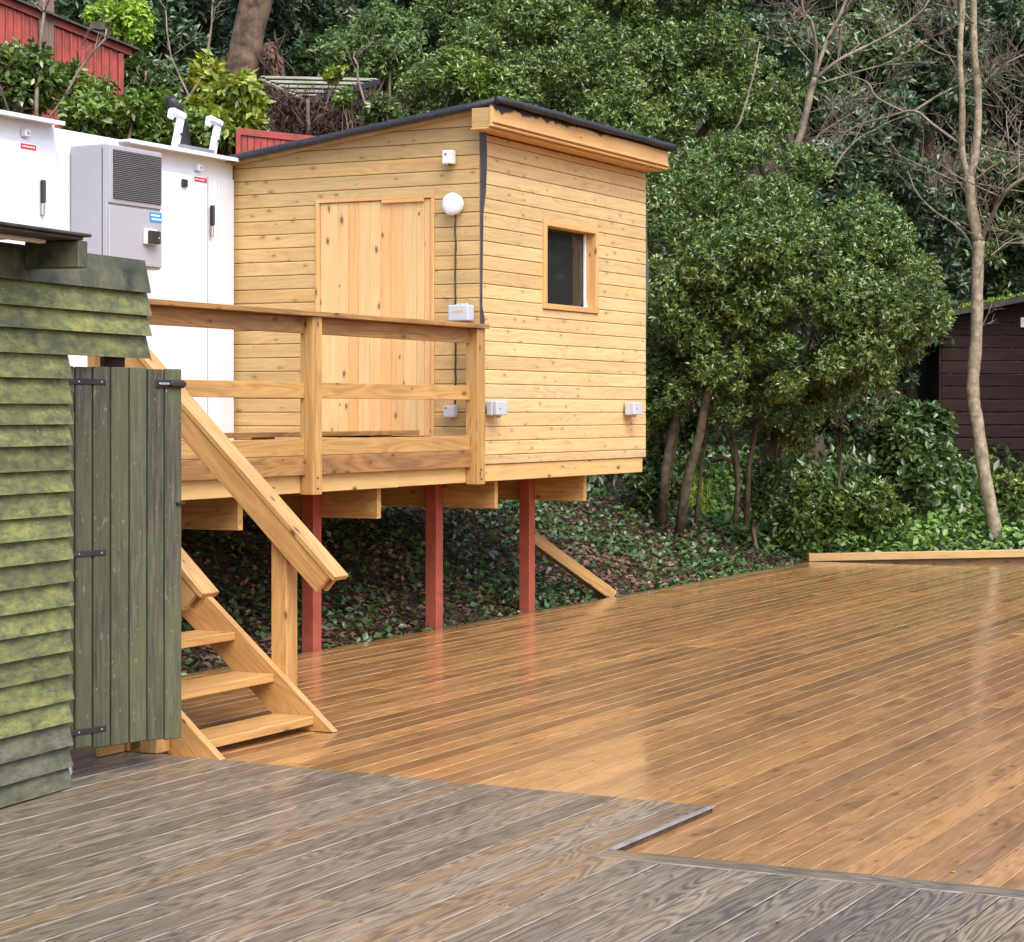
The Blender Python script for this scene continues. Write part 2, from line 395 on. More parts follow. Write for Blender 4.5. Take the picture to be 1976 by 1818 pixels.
M['evergreen'] = leaf('deep_evergreen_leaf', (0.022, 0.046, 0.021), (0.052, 0.096, 0.040), (0.13, 0.185, 0.07), 0.32)
M['pale'] = leaf('pale_green_leaf', (0.060, 0.115, 0.036), (0.145, 0.23, 0.072), (0.28, 0.37, 0.14), 0.45, 0.4)
M['lime'] = leaf('lime_green_leaf', (0.11, 0.20, 0.025), (0.25, 0.39, 0.04), (0.42, 0.54, 0.09), 0.45, 0.4)
M['yellow'] = leaf('yellow_green_leaf', (0.065, 0.11, 0.015), (0.20, 0.26, 0.025), (0.52, 0.52, 0.05), 0.35)
M['hedge'] = leaf('hedge_leaf', (0.035, 0.075, 0.012), (0.11, 0.18, 0.024), (0.25, 0.33, 0.04), 0.32)
M['ivy'] = leaf('ivy_leaf', (0.020, 0.050, 0.016), (0.055, 0.115, 0.032), (0.15, 0.23, 0.055), 0.33)
M['bright'] = leaf('bright_ground_leaf', (0.05, 0.12, 0.02), (0.12, 0.22, 0.035), (0.28, 0.40, 0.06), 0.4)
M['litter'] = leaf('dead_leaf', (0.045, 0.026, 0.017), (0.17, 0.092, 0.055), (0.40, 0.28, 0.18), 0.5)
M['grass'] = leaf('grass_blade', (0.10, 0.17, 0.02), (0.22, 0.31, 0.04), (0.40, 0.44, 0.10), 0.55, 0.3)
M['bark'] = plain('grey_brown_bark', (0.17, 0.125, 0.075), 0.8, var=0.35, scale=9, bump_s=0.6, dirt=(0.09, 0.085, 0.045))
M['bark_stem'] = plain('olive_brown_bark', (0.085, 0.062, 0.034), 0.85, var=0.4, scale=14, bump_s=0.9, dirt=(0.035, 0.045, 0.018))
M['bark_pale'] = plain('pale_smooth_bark', (0.33, 0.265, 0.18), 0.75, var=0.3, scale=12, bump_s=0.5, dirt=(0.15, 0.125, 0.065), dirt_at=(0.5, 0.68))
M['bark_dark'] = plain('dark_bark', (0.085, 0.06, 0.038), 0.85, var=0.3, scale=9, bump_s=0.6)
M['bark_red'] = plain('furrowed_red_bark', (0.20, 0.13, 0.085), 0.85, var=0.45, scale=5, bump_s=1.0, dirt=(0.08, 0.05, 0.03))
M['twig'] = plain('twig_bark', (0.25, 0.195, 0.145), 0.7, var=0.3)
M['brush'] = plain('brushwood', (0.095, 0.05, 0.035), 0.8, var=0.5, scale=2)
M['shedred'] = plain('red_painted_boards', (0.33, 0.045, 0.032), 0.55, var=0.25, scale=4, dirt=(0.17, 0.03, 0.025), dirt_at=(0.55, 0.8))
M['shedbrown'] = wood('dark_stained_boards', (0.046, 0.026, 0.023), (0.032, 0.018, 0.016), (0.018, 0.010, 0.009), spec=0.15, rough=0.75, knots=0, ring=0.4, board_var=0.35, bump_s=0.15)
M['oldboard'] = wood('old_brown_board', (0.19, 0.12, 0.09), (0.14, 0.085, 0.065), (0.09, 0.05, 0.04), rough=0.7, knots=0.1, board_var=0.2)
M['roofdark'] = plain('dark_mossy_roofing', (0.06, 0.052, 0.045), 0.8, var=0.3, scale=8, dirt=(0.09, 0.12, 0.02))
M['slatpale'] = plain('weathered_slat', (0.40, 0.38, 0.33), 0.7, var=0.3, scale=3, dirt=(0.32, 0.36, 0.05), dirt_at=(0.5, 0.7))
M['sleeper'] = wood('sleeper_timber', (0.60, 0.39, 0.17), (0.52, 0.32, 0.13), (0.36, 0.2, 0.07), rough=0.45, knots=0.25, ring=0.3, board_var=0.1, bump_s=0.05)
M['hose'] = plain('black_rubber_hose', (0.02, 0.02, 0.022), 0.5)

def soil():
    m, t, b = nodes('woodland_soil'); tc = t.nodes.new('ShaderNodeTexCoord')
    n = noise(t, tc.outputs['Object'], 3.0, 8, 0.7); n2 = noise(t, tc.outputs['Object'], 30.0, 4, 0.6)
    f = math_(t, 'ADD', math_(t, 'MULTIPLY', n, 0.5), math_(t, 'MULTIPLY', n2, 0.5))
    c = ramp(t, f, [(0.35, (0.014, 0.010, 0.007)), (0.5, (0.045, 0.028, 0.018)), (0.66, (0.10, 0.062, 0.04))])
    t.links.new(c, b.inputs['Base Color']); b.inputs['Roughness'].default_value = 0.85; bump(t, b, n2, 0.8, 0.03); return m
M['soil'] = soil()

# ------------------------------------------------------------------ terrain
def sm(a, b, x):
    t = max(0.0, min(1.0, (x - a) / (b - a))); return t * t * (3 - 2 * t)
def ground_z(x, y):
    d = max(y - 8.62, ((x - 21.35) + (y - 8.6)) * 0.7071)
    ww = FW.x * x + FW.y * y
    if d < 0: z = -0.32 + 0.2 * max(0, min(1, 1 + d / 0.5))
    else: z = -0.12 + (0.5 - 0.36 * sm(20.5, 23.5, x)) * min(d, 1.7)
    right = sm(18.5, 22.0, x)
    z += (1 - right) * 0.78 * max(0, y - 12.2)
    z += right * (0.13 * max(0, d - 1.7))
    z += right * 0.38 * max(0, ww - 31.0) + 0.5 * max(0, ww - 36)
    z += 0.05 * math.sin(x * 2.1 + y) * (1 if d > 0.3 else 0) * min(1, max(0, d)) + 0.04 * math.sin(y * 3.3 - x * 1.2) * min(1, max(0, d))
    return min(z, 13)
def build_terrain():
    xs = np.concatenate([np.linspace(-60, 4, 10), np.linspace(5, 45, 110), np.linspace(48, 140, 12)])
    ys = np.concatenate([np.linspace(-60, 6, 14), np.linspace(6.6, 40, 100), np.linspace(43, 140, 12)])
    V = [(x, y, ground_z(x, y)) for y in ys for x in xs]; nx = len(xs)
    Fc = [(j * nx + i, j * nx + i + 1, (j + 1) * nx + i + 1, (j + 1) * nx + i) for j in range(len(ys) - 1) for i in range(nx - 1)]
    o = put('ground', mesh_from(V, Fc, M['soil'], smooth=True)); o['kind'] = 'structure'
    o['label'] = 'brown woodland bank rising behind the decks'
build_terrain()

# ------------------------------------------------------------------ new brown deck
deck = thing('timber_deck', 'new brown oiled timber deck with wet glossy boards', 'deck', (14, 4, 0))
GZ = 0.028                                   # the old deck lies one board higher
def grey_end(y):                             # outline of the old deck's far edge
    return 7.80 + (y - 3.59) * 0.035 if y > 3.59 else 6.86
y = 8.58; pitch = 0.1205; k = 0
JO = [0.0, 2.4, 4.8, 7.2, 9.6, 12.0]
while y > -1.2:
    y1 = y - pitch + 0.0045
    xs0 = grey_end(y1) - 0.03
    x = xs0; x_end = 21.32
    first = True
    while x < x_end - 0.05:
        L = rnd.choice([3.6, 4.2, 4.8, 5.4]) if not first else rnd.choice([2.6, 3.6, 4.4, 4.8, 5.4])
        first = False
        xe = min(x + L, x_end)
        if x_end - xe < 0.8: xe = x_end
        dz = rnd.uniform(-0.0012, 0.0012)
        if y1 > 2.0 or k % 1 == 0:
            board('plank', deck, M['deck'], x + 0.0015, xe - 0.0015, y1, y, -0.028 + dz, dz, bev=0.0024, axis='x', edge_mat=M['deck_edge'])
        x = xe
    y -= pitch; k += 1
board('rim_joist', deck, M['deck'], 7.75, 21.3, 8.545, 8.575, -0.20, -0.031)
board('rim_joist', deck, M['deck'], 21.27, 21.30, -1.2, 8.54, -0.20, -0.031)
for jx in np.arange(8.4, 21.2, 1.6): board('joist', deck, M['treated'], jx, jx + 0.045, -1.1, 8.53, -0.18, -0.031)

# ------------------------------------------------------------------ old grey deck
old = thing('weathered_deck', 'old grey weathered timber deck with raised wet grain', 'deck', (6, 4, 0))
GP = 0.145
y = 9.0
rows = []
yy = 3.59
while yy < 8.9: rows.append((yy, yy + GP)); yy += GP
yy = 3.59
while yy > -0.6: rows.append((yy - GP, yy)); yy -= GP
for (ya, yb) in rows:
    xe = grey_end((ya + yb) / 2) if ya >= 3.585 else 6.735
    x = 2.6 + rnd.uniform(-1.5, 0.5)
    while x < xe - 0.02:
        L = rnd.choice([2.4, 3.0, 3.6]); x1 = min(x + L, xe)
        if xe - x1 < 0.7: x1 = xe
        dz = rnd.uniform(-0.0015, 0.0015)
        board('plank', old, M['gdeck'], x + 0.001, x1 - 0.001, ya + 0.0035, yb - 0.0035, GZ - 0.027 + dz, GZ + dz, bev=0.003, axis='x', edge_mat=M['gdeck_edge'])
        x = x1
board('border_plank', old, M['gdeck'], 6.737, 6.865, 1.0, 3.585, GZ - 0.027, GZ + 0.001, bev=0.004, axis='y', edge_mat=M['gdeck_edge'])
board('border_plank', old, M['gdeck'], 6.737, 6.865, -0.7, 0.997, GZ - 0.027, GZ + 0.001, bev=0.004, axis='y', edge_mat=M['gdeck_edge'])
edge = board('edge_strip', old, M['gdeck_strip'], 6.87, 7.80, 3.566, 3.588, GZ - 0.006, GZ + 0.002, bev=0.002)
board('edge_riser', old, M['bark_dark'], 6.87, 7.79, 3.576, 3.588, 0.002, GZ - 0.0065, bev=0)
for jx in np.arange(3.0, 7.6, 0.8): board('joist', old, M['treated'], jx, jx + 0.045, 3.7, 8.7, -0.16, -0.001 - 0.001)
for jx in np.arange(3.0, 6.6, 0.8): board('joist', old, M['treated'], jx + 0.1, jx + 0.145, -0.6, 3.5, -0.16, -0.002)

# ------------------------------------------------------------------ raised platform
FZ = 1.42
pf = thing('raised_platform', 'raised timber platform on red posts carrying the hut', 'platform', (12, 9, 0))
def plat_boards():
    v = 8.075
    while v < 10.9:
        board('floor_plank', pf, M['brownrail'], 7.2, 13.2, v, v + 0.14, FZ - 0.03, FZ, axis='x'); v += 0.145
plat_boards()
board('hut_floor', pf, M['brownrail'], 13.24, 16.0, 8.08, 10.95, FZ - 0.09, FZ - 0.06)
board('fascia_board', pf, M['fascia'], 7.2, 12.16, 8.035, 8.07, 1.165, 1.293)
board('fascia_board', pf, M['fascia'], 12.163, 16.02, 8.035, 8.07, 1.168, 1.296)
board('fascia_board', pf, M['fascia'], 15.985, 16.02, 8.073, 10.9, 1.168, 1.296)
for jx in (9.0, 10.48, 12.035, 13.645, 15.105):
    board('joist', pf, M['treated'], jx, jx + 0.05, 8.13, 10.9, 0.945, 1.163)
for px_ in (10.38, 11.932, 13.542, 15.002):
    if px_ > 11: board('red_post', pf, M['red'], px_, px_ + 0.1, 8.60, 8.70, -0.45, 1.162)
for px_ in (10.38, 11.932, 13.542, 15.002): board('red_post', pf, M['red'], px_, px_ + 0.1, 10.6, 10.7, 0.2, 0.943)
# edge boards and rails between the posts
PX = [(9.0, 9.1), (11.0, 11.1), (13.06, 13.17)]
for i, (a, b_) in enumerate(PX):
    rp = board('rail_post', pf, M['treated'], a, b_, 7.93, 8.033, 1.155, 2.325)
    for bz in (1.19, 1.26): board('bolt', rp, M['iron'], a + 0.045, a + 0.057, 7.926, 7.9299, bz, bz + 0.012, bev=0)
for (a, b_) in ((9.1, 11.0), (11.1, 13.06)):
    board('edge_board', pf, M['brownrail'], a + 0.002, b_ - 0.002, 7.985, 8.033, 1.285, 1.41)
    board('kick_rail', pf, M['treated'], a + 0.002, b_ - 0.002, 7.995, 8.03, 1.412, 1.522)
    board('middle_rail', pf, M['treated'], a + 0.002, b_ - 0.002, 7.995, 8.03, 1.79, 1.895)
    board('top_rail', pf, M['brownrail'], a + 0.002, b_ - 0.002, 7.995, 8.03, 2.215, 2.325)
board('handrail', pf, M['brownrail'], 8.95, 13.19, 7.905, 8.045, 2.327, 2.36)
board('step_board', pf, M['brownrail'], 9.4, 13.03, 8.42, 8.60, 1.528, 1.562)
for sx in (9.6, 11.2, 12.6): board('step_bearer', pf, M['brownrail'], sx, sx + 0.09, 8.45, 8.58, FZ + 0.001, 1.527)

# ------------------------------------------------------------------ hut
hut = thing('wooden_hut', 'pale timber clad hut with flat black roof on a raised platform', 'hut', (14.6, 9.4, 1.3))
X0, X1, Y0, Y1 = 13.25, 16.055, 8.02, 10.95        # outer faces of the cladding
def roof_z(y): return 4.015 - 0.1276 * (y - 7.80)   # underside of the roof
ROW0, RP = 1.372, 0.1089
def clad_mesh(L, h, mat, seed):
    """one shiplap board: x length, y outward, z up; rounded top lip, dropped bottom edge"""
    prof = [(0, 0), (0.019, 0), (0.0225, 0.004), (0.0225, h - 0.012), (0.020, h - 0.007), (0.013, h - 0.0025), (0.006, h - 0.0015), (0, h - 0.0015)]
    if h < 0.05: prof = [(0, 0), (0.019, 0), (0.0225, 0.004), (0.0225, h - 0.004), (0, h - 0.0015)]
    n = len(prof); V = []; 
    for x in (-L / 2, L / 2):
        for (py, pz) in prof: V.append((x, py, pz - h / 2))
    Fc = [(i, i + n, (i + 1) % n + n, (i + 1) % n) for i in range(n)] + [tuple(range(n)), tuple(range(2 * n - 1, n - 1, -1))]
    bm = bmesh.new(); vs = [bm.verts.new(v) for v in V]
    for f in Fc: bm.faces.new([vs[i] for i in f])
    return bm
def clad(parent, mat, p0, p1, z0, h, out, cut=None):
    """board between wall points p0,p1 (x,y), facing out; cut = (point, normal) of the roof plane"""
    p0, p1, out = Vector((*p0, 0)), Vector((*p1, 0)), Vector((*out, 0))
    xd = (p1 - p0).normalized(); L = (p1 - p0).length
    if xd.cross(out).z < 0: xd = -xd
    c = (p0 + p1) / 2 - out * 0.0225; c.z = z0 + h / 2
    Mx = Matrix.Translation(c) @ Matrix((xd, out, Vector((0, 0, 1)))).transposed().to_4x4()
    bm = clad_mesh(L, h, mat, 0)
    if cut:
        inv = Mx.inverted(); pc = inv @ Vector(cut[0]); nc = (inv.to_3x3() @ Vector(cut[1])).normalized()
        g = list(bm.verts) + list(bm.edges) + list(bm.faces)
        bmesh.ops.bisect_plane(bm, geom=g, plane_co=pc, plane_no=nc, clear_outer=True)
        ed = [e for e in bm.edges if e.is_boundary]
        if ed: bmesh.ops.holes_fill(bm, edges=ed)
        if len(bm.verts) < 4: bm.free(); return
    me = bm_done(bm, mat)
    return put('cladding_board', me, parent, Mx)
rowsz = [(1.30, ROW0 - 1.30)] + [(ROW0 + RP * i, RP) for i in range(26)]
WX0, WX1, WZ0, WZ1 = 14.205, 15.135, 2.53, 3.25       # window casing
DY0, DY1, DZ1 = 8.43, 9.524, 3.375                    # door casing
front = put('front_wall', None, hut, Matrix.Translation((14.6, Y0, 1.3)))
sidew = put('door_wall', None, hut, Matrix.Translation((X0, 9.4, 1.3)))
rightw = put('far_wall', None, hut, Matrix.Translation((X1, 9.4, 1.3)))
def joints(a, b, z, gaps):
    """split a run a..b at openings for a board at height z"""
    segs = [(a, b)]
    for (g0, g1, h0, h1) in gaps:
        if z + RP > h0 + 0.02 and z < h1 - 0.02:
            ns = []
            for (s, e) in segs:
                if g0 > s and g1 < e: ns += [(s, g0), (g1, e)]
                else: ns.append((s, e))
            segs = ns
    return segs
def fillers(parent, mat, a, b_, z, h, z0, z1, wall):
    """cut strips that close a board row above or below an opening"""
    for (s, e) in ((z, min(z + h, z0)), (max(z, z1), z + h)):
        if (z + h > z0 and z < z1) and 0.012 < e - s < h - 0.002:
            clad(parent, mat, *wall(a, b_), s, e - s, (0, -1) if parent is front else (-1, 0))
RC = ((0, 7.80, roof_z(7.80) - 0.002), (0, 0.1276, 1))
for (z, h) in rowsz:
    if z < 3.80:
        hh = min(h, 3.8235 - z)
        for (a, b_) in joints(X0 + 0.012, X1, z, [(WX0 - 0.002, WX1 + 0.002, WZ0, WZ1)]):
            clad(front, M['clad'], (a, Y0), (b_, Y0), z, hh, (0, -1))
        if z + RP > WZ0 + 0.02 and z < WZ1 - 0.02: fillers(front, M['clad'], WX0 - 0.002, WX1 + 0.002, z, hh, WZ0, WZ1, lambda a, b_: ((a, Y0), (b_, Y0)))
    if z < 3.99:
        for (a, b_) in joints(Y0 + 0.012, Y1, z, [(DY0 - 0.002, DY1 + 0.002, 1.3, DZ1)]):
            cut = RC if z + h > roof_z(b_) - 0.01 else None
            if z > roof_z(a) - 0.01: continue
            if cut:                                   # keep only the length that is below the roof
                b2 = min(b_, 7.80 + (4.015 - z) / 0.1276); 
                if b2 - a < 0.05: continue
                clad(sidew, M['clad_green'], (X0, a), (X0, b2), z, h, (-1, 0), cut)
            else: clad(sidew, M['clad_green'], (X0, a), (X0, b_), z, h, (-1, 0))
        if z < DZ1 - 0.02: fillers(sidew, M['clad_green'], DY0 - 0.002, DY1 + 0.002, z, h, 1.3, DZ1, lambda a, b_: ((X0, a), (X0, b_)))
        if z < 3.6:
            clad(rightw, M['clad'], (X1 - 0.0, Y0 + 0.03), (X1 - 0.0, Y1), z, h, (1, 0))
# wall cores behind the cladding, with the window opening left free
ci = 0.024
def core(n, x0, x1, y0, y1, z0, z1): board(n, hut, M['interior'], x0, x1, y0, y1, z0, z1, bev=0)
core('front_core', X0 + ci, WX0 + 0.04, Y0 + ci, Y0 + 0.09, 1.30, 3.80); core('front_core', WX1 - 0.04, X1 - ci, Y0 + ci, Y0 + 0.09, 1.30, 3.80)
core('front_core', WX0 + 0.0405, WX1 - 0.0405, Y0 + ci, Y0 + 0.09, 1.30, WZ0 + 0.03); core('front_core', WX0 + 0.0405, WX1 - 0.0405, Y0 + ci, Y0 + 0.09, WZ1 - 0.03, 3.80)
core('door_core', X0 + ci, X0 + 0.09, Y0 + 0.091, DY0 + 0.02, 1.34, 3.62); core('door_core', X0 + ci, X0 + 0.09, DY1 - 0.02, Y1, 1.34, 3.60)
core('door_core', X0 + ci, X0 + 0.09, DY0 + 0.021, DY1 - 0.021, DZ1 - 0.02, 3.60)
core('far_core', X1 - 0.09, X1 - ci, Y0 + 0.091, Y1, 1.34, 3.60)
core('back_core', X0 + 0.091, X1 - 0.091, Y1 - 0.06, Y1 - 0.001, 1.34, 3.60)
core('inner_floor', X0 + 0.091, X1 - 0.091, Y0 + 0.091, Y1 - 0.061, FZ - 0.05, FZ)
# roof
roof = put('roof', None, hut, Matrix.Translation((14.6, 9.4, 3.9)))
def slab(name, parent, mat, x0, x1, y0, y1, off0, off1, bev=0.0):
    bm = bmesh.new()
    vs = [bm.verts.new((x, y, roof_z(y) + o)) for o in (off0, off1) for (x, y) in ((x0, y0), (x1, y0), (x1, y1), (x0, y1))]
    for f in ((0, 3, 2, 1), (4, 5, 6, 7), (0, 1, 5, 4), (1, 2, 6, 5), (2, 3, 7, 6), (3, 0, 4, 7)): bm.faces.new([vs[i] for i in f])
    if bev: bmesh.ops.bevel(bm, geom=list(bm.edges), offset=bev, segments=3, affect='EDGES', profile=0.5)
    return put(name, bm_done(bm, mat, smooth=False), parent)
slab('roof_deck', roof, M['clad_green'], 13.19, 16.10, 7.86, 11.05, 0.001, 0.018)
felt = slab('felt', roof, M['felt'], 13.125, 16.16, 7.765, 11.12, 0.0185, 0.052, bev=0.012)
def roll(pts, r, name='felt_edge'):
    P = []
    for i in range(len(pts) - 1):
        for s in range(10): P.append(Vector(pts[i]).lerp(Vector(pts[i + 1]), s / 10) + Vector((rnd.uniform(-.003, .003), 0, rnd.uniform(-.005, .004))))
    P.append(Vector(pts[-1])); tubes(name, roof, M['felt'], [(P, [r * rnd.uniform(0.9, 1.1) for _ in P])], 8)
roll([(13.10, 7.785, roof_z(7.785) + 0.028), (16.15, 7.785, roof_z(7.785) + 0.024)], 0.027)
roll([(13.14, 7.80, roof_z(7.80) + 0.022), (13.14, 11.1, roof_z(11.1) + 0.022)], 0.027)
roll([(16.145, 7.80, roof_z(7.80) + 0.026), (16.145, 11.1, roof_z(11.1) + 0.026)], 0.025)
fb = board('fascia_board', roof, M['fascia_tar'], 13.10, 16.12, 7.83, 7.855, 3.858, 4.008, bev=0.003)
board('fascia_moulding', roof, M['pine_frame'], 13.10, 16.10, 7.805, 7.829, 3.866, 3.885, bev=0.006)
board('fascia_moulding', roof, M['pine_frame'], 13.09, 16.09, 7.818, 7.856, 3.838, 3.8575, bev=0.006)
board('soffit', roof, M['pine_frame'], 13.10, 16.06, 7.857, 8.018, 3.824, 3.838)
board('corner_block', roof, M['clad_green'], 13.105, 13.225, 7.857, 8.01, 3.839, 3.985)
slab('verge_board', roof, M['clad_green'], 13.19, 13.224, 8.012, 11.04, -0.016, 0.0005)
# door
door = put('door', None, hut, Matrix.Translation((X0, 9.0, 1.5)))
ys_ = [8.458]; 
for wd in (0.066, 0.075, 0.12, 0.11, 0.095, 0.105, 0.10, 0.095, 0.10, 0.075, 0.093): ys_.append(min(9.488, ys_[-1] + wd))
ys_[-1] = 9.488
for a, b_ in zip(ys_[:-1], ys_[1:]):
    board('door_plank', door, M['pine'], X0 + 0.004, X0 + 0.034, a + 0.001, b_ - 0.001, 1.515, 3.34, bev=0.003, axis='z')
fr = put('door_frame', None, hut, Matrix.Translation((X0, 9.0, 1.5)))
board('jamb', fr, M['pine_frame'], X0 - 0.012, X0 + 0.06, DY0, DY0 + 0.026, 1.50, DZ1 - 0.032)
board('jamb', fr, M['pine_frame'], X0 - 0.012, X0 + 0.06, DY1 - 0.034, DY1, 1.50, DZ1 - 0.032)
board('lintel', fr, M['pine_frame'], X0 - 0.012, X0 + 0.06, DY0, DY1, DZ1 - 0.031, DZ1)
board('door_stop', fr, M['pine_frame'], X0 - 0.02, X0 + 0.003, 8.52, 8.90, 3.318, 3.343)
board('threshold', fr, M['treated'], X0 - 0.015, X0 + 0.06, DY0, DY1, 1.46, 1.499)
# window
win = put('window', None, hut, Matrix.Translation(((WX0 + WX1) / 2, Y0, 2.9)))
for n, x0, x1, z0, z1 in (('frame', WX0, WX0 + 0.05, WZ0 + 0.045, WZ1), ('frame', WX1 - 0.05, WX1, WZ0 + 0.045, WZ1), ('frame', WX0 + 0.051, WX1 - 0.051, WZ1 - 0.05, WZ1), ('sill', WX0 - 0.005, WX1 + 0.005, WZ0, WZ0 + 0.044)):
    board(n, win, M['pine_frame'], x0, x1, Y0 - 0.018, Y0 + 0.115, z0, z1)
board('pane', win, M['glass'], WX0 + 0.051, WX1 - 0.051, Y0 + 0.095, Y0 + 0.101, WZ0 + 0.045, WZ1 - 0.051, bev=0)
board('inner_frame', win, M['white'], WX1 - 0.075, WX1 - 0.052, Y0 + 0.075, Y0 + 0.094, WZ0 + 0.05, WZ1 - 0.055)
prism('rag', win, M['opal'], [(WX1 - 0.11, Y0 + 0.06, WZ0 + 0.046), (WX1 - 0.055, Y0 + 0.06, WZ0 + 0.046), (WX1 - 0.058, Y0 + 0.07, WZ0 + 0.12), (WX1 - 0.075, Y0 + 0.07, WZ0 + 0.10)], (0, 0.012, 0))
# torn membrane flaps at the corners
def flap(name, x, y, dirv, zs):
    V, Fc = [], []
    d = Vector((*dirv, 0)).normalized(); nrm = Vector((-d.y, d.x, 0)) * 0.002
    for z, wd in zs:
        j = rnd.uniform(-.004, .004)
        for s in (1, -1):
            V += [Vector((x, y, z)) + nrm * s, Vector((x, y, z)) + d * (wd + j) + nrm * s]
    for i in range(len(zs) - 1):
        a = i * 4; b2 = a + 4
        Fc += [(a, a + 1, b2 + 1, b2), (a + 2, b2 + 2, b2 + 3, a + 3), (a + 1, a + 3, b2 + 3, b2 + 1), (a, b2, b2 + 2, a + 2)]
    e = (len(zs) - 1) * 4; Fc += [(0, 2, 3, 1), (e, e + 1, e + 3, e + 2)]
    put(name, mesh_from(V, Fc, M['membrane']), hut)
flap('membrane_flap', X0 + 0.004, Y0 + 0.004, (-0.35, -1), [(1.38, .01), (1.45, .05), (1.6, .055), (1.85, .05), (2.05, .035), (2.25, .02), (2.4, .05), (2.5, .022), (2.8, .03), (3.1, .03), (3.2, .035), (3.35, .06), (3.55, .075), (3.7, .075), (3.82, .07)])
flap('membrane_flap', X1 - 0.002, Y0 + 0.02, (1, -0.5), [(2.25, .005), (2.5, .03), (2.75, .05), (2.95, .055), (3.2, .035), (3.4, .04), (3.6, .03), (3.7, .012)])

# fittings on the hut
def rbox(parent_label, name, cat, label, x0, x1, y0, y1, z0, z1, mat, group=None):
    t = thing(name, label, cat, ((x0 + x1) / 2, (y0 + y1) / 2, z0), group)
    board('body', t, mat, x0, x1, y0, y1, z0, z1, bev=0.008, seg=2, axis='x'); return t
s = rbox(0, 'sensor_box', 'sensor', 'small white sensor box high on the hut door wall', 13.165, 13.226, 8.222, 8.31, 3.588, 3.693, M['boxwhite'])
board('button', s, M['dark'], 13.16, 13.1652, 8.27, 8.282, 3.655, 3.667, bev=0)
board('drip_nub', s, M['dark'], 13.19, 13.21, 8.25, 8.27, 3.578, 3.587, bev=0)
lamp = thing('bulkhead_lamp', 'round white bulkhead lamp beside the hut door', 'lamp', (13.2, 8.235, 3.28))
def disc(name, parent, mat, c, prof, nrm=(-1, 0, 0), n=28):
    V, Fc = [], []
    z = Vector(nrm).normalized(); a = z.cross(Vector((0, 0, 1))).normalized(); b2 = z.cross(a)
    for (r, h) in prof:
        for k in range(n):
            q = 2 * math.pi * k / n; V.append(Vector(c) + z * h + (a * math.cos(q) + b2 * math.sin(q)) * r)
    for i in range(len(prof) - 1):
        for k in range(n): Fc.append((i * n + k, i * n + (k + 1) % n, (i + 1) * n + (k + 1) % n, (i + 1) * n + k))
    Fc.append(tuple((len(prof) - 1) * n + k for k in range(n)))
    return put(name, mesh_from(V, Fc, mat, smooth=True), parent)
disc('base', lamp, M['boxwhite'], (13.228, 8.235, 3.282), [(0.08, 0), (0.083, 0.012), (0.08, 0.02)])
disc('diffuser', lamp, M['opal'], (13.208, 8.235, 3.282), [(0.079, 0), (0.087, 0.006), (0.087, 0.022), (0.08, 0.036), (0.06, 0.044), (0.03, 0.048), (0.003, 0.049)])
tag(tubes('supply_cable', None, M['cable'], [([(13.216 + rnd.uniform(-.002, .002), 8.222 + rnd.uniform(-.004, .004), z) for z in np.linspace(3.20, 2.52, 14)], [0.0075] * 14)], 8),
    'black supply cable running down from the round lamp to the junction box', 'cable')
tag(tubes('switch_cable', None, M['cable'], [([(13.216, 8.222 + rnd.uniform(-.004, .004), z) for z in np.linspace(2.385, 1.76, 14)], [0.0075] * 14)], 8),
    'black cable dropping from the junction box to the small grey switch box', 'cable')
j = rbox(0, 'junction_box', 'junction box', 'pale grey junction box with amber print under the lamp', 13.13, 13.226, 8.06, 8.235, 2.39, 2.51, M['boxgrey'])
board('amber_print', j, M['amber'], 13.1285, 13.1299, 8.10, 8.19, 2.455, 2.47, bev=0, axis='y')
for k in range(3): board('gland', j, M['boxgrey'], 13.16, 13.19, 8.09 + k * 0.035, 8.11 + k * 0.035, 2.511, 2.522, bev=0.003)
s = rbox(0, 'switch_box', 'switch box', 'small grey switch box low on the door wall', 13.165, 13.226, 8.205, 8.30, 1.658, 1.75, M['boxgrey'])
board('screw', s, M['dark'], 13.162, 13.1649, 8.27, 8.28, 1.725, 1.735, bev=0)
for nm, lab, xa in (('socket_box', 'grey outdoor socket box near the hut corner and rail post', 13.295), ('socket_box', 'grey outdoor socket box at the far end of the window wall', 15.60)):
    s = rbox(0, nm, 'socket box', lab, xa, xa + 0.165, 7.945, 7.997, 1.672, 1.785, M['boxgrey'])
    board('lid', s, M['boxgrey'], xa + 0.004, xa + 0.161, 7.905, 7.9445, 1.676, 1.782, bev=0.008, seg=2)
    for k in range(2): board('gland', s, M['steel'], xa + 0.10 + k * 0.03, xa + 0.115 + k * 0.03, 7.955, 7.975, 1.655, 1.6715, bev=0.002)
    board('screw', s, M['dark'], xa + 0.045, xa + 0.055, 7.903, 7.9049, 1.72, 1.73, bev=0)

# ------------------------------------------------------------------ stairs
st = thing('timber_staircase', 'open timber stairs with handrails leading up to the platform', 'stairs', (8.45, 6.3, 0))
SS = 0.832
def stringer(x):
    # side board, cut level at the deck and plumb at the platform
    a = [(x, 6.305, 0.004), (x, 6.62, 0.004), (x, 8.03, 1.18), (x, 8.03, 1.44)]
    top = 0.004 + (8.03 - 6.305) * 0.832
    a = [(x, 6.305, 0.004), (x, 6.60, 0.004), (x, 8.03, top - 0.245), (x, 8.03, top)]
    xd = Vector((0, 1, 0.832)).normalized(); zd = Vector((0, -0.832, 1)).normalized(); yd = zd.cross(xd)
    Mx = Matrix.Translation((x, 7.2, 0.6)) @ Matrix((xd, yd, zd)).transposed().to_4x4(); inv = Mx.inverted()
    o = prism('stringer', st, M['stair'], [inv @ Vector(p) for p in a], inv.to_3x3() @ Vector((0.046, 0, 0)))
    WM[o] = Mx; o.matrix_basis = Mx
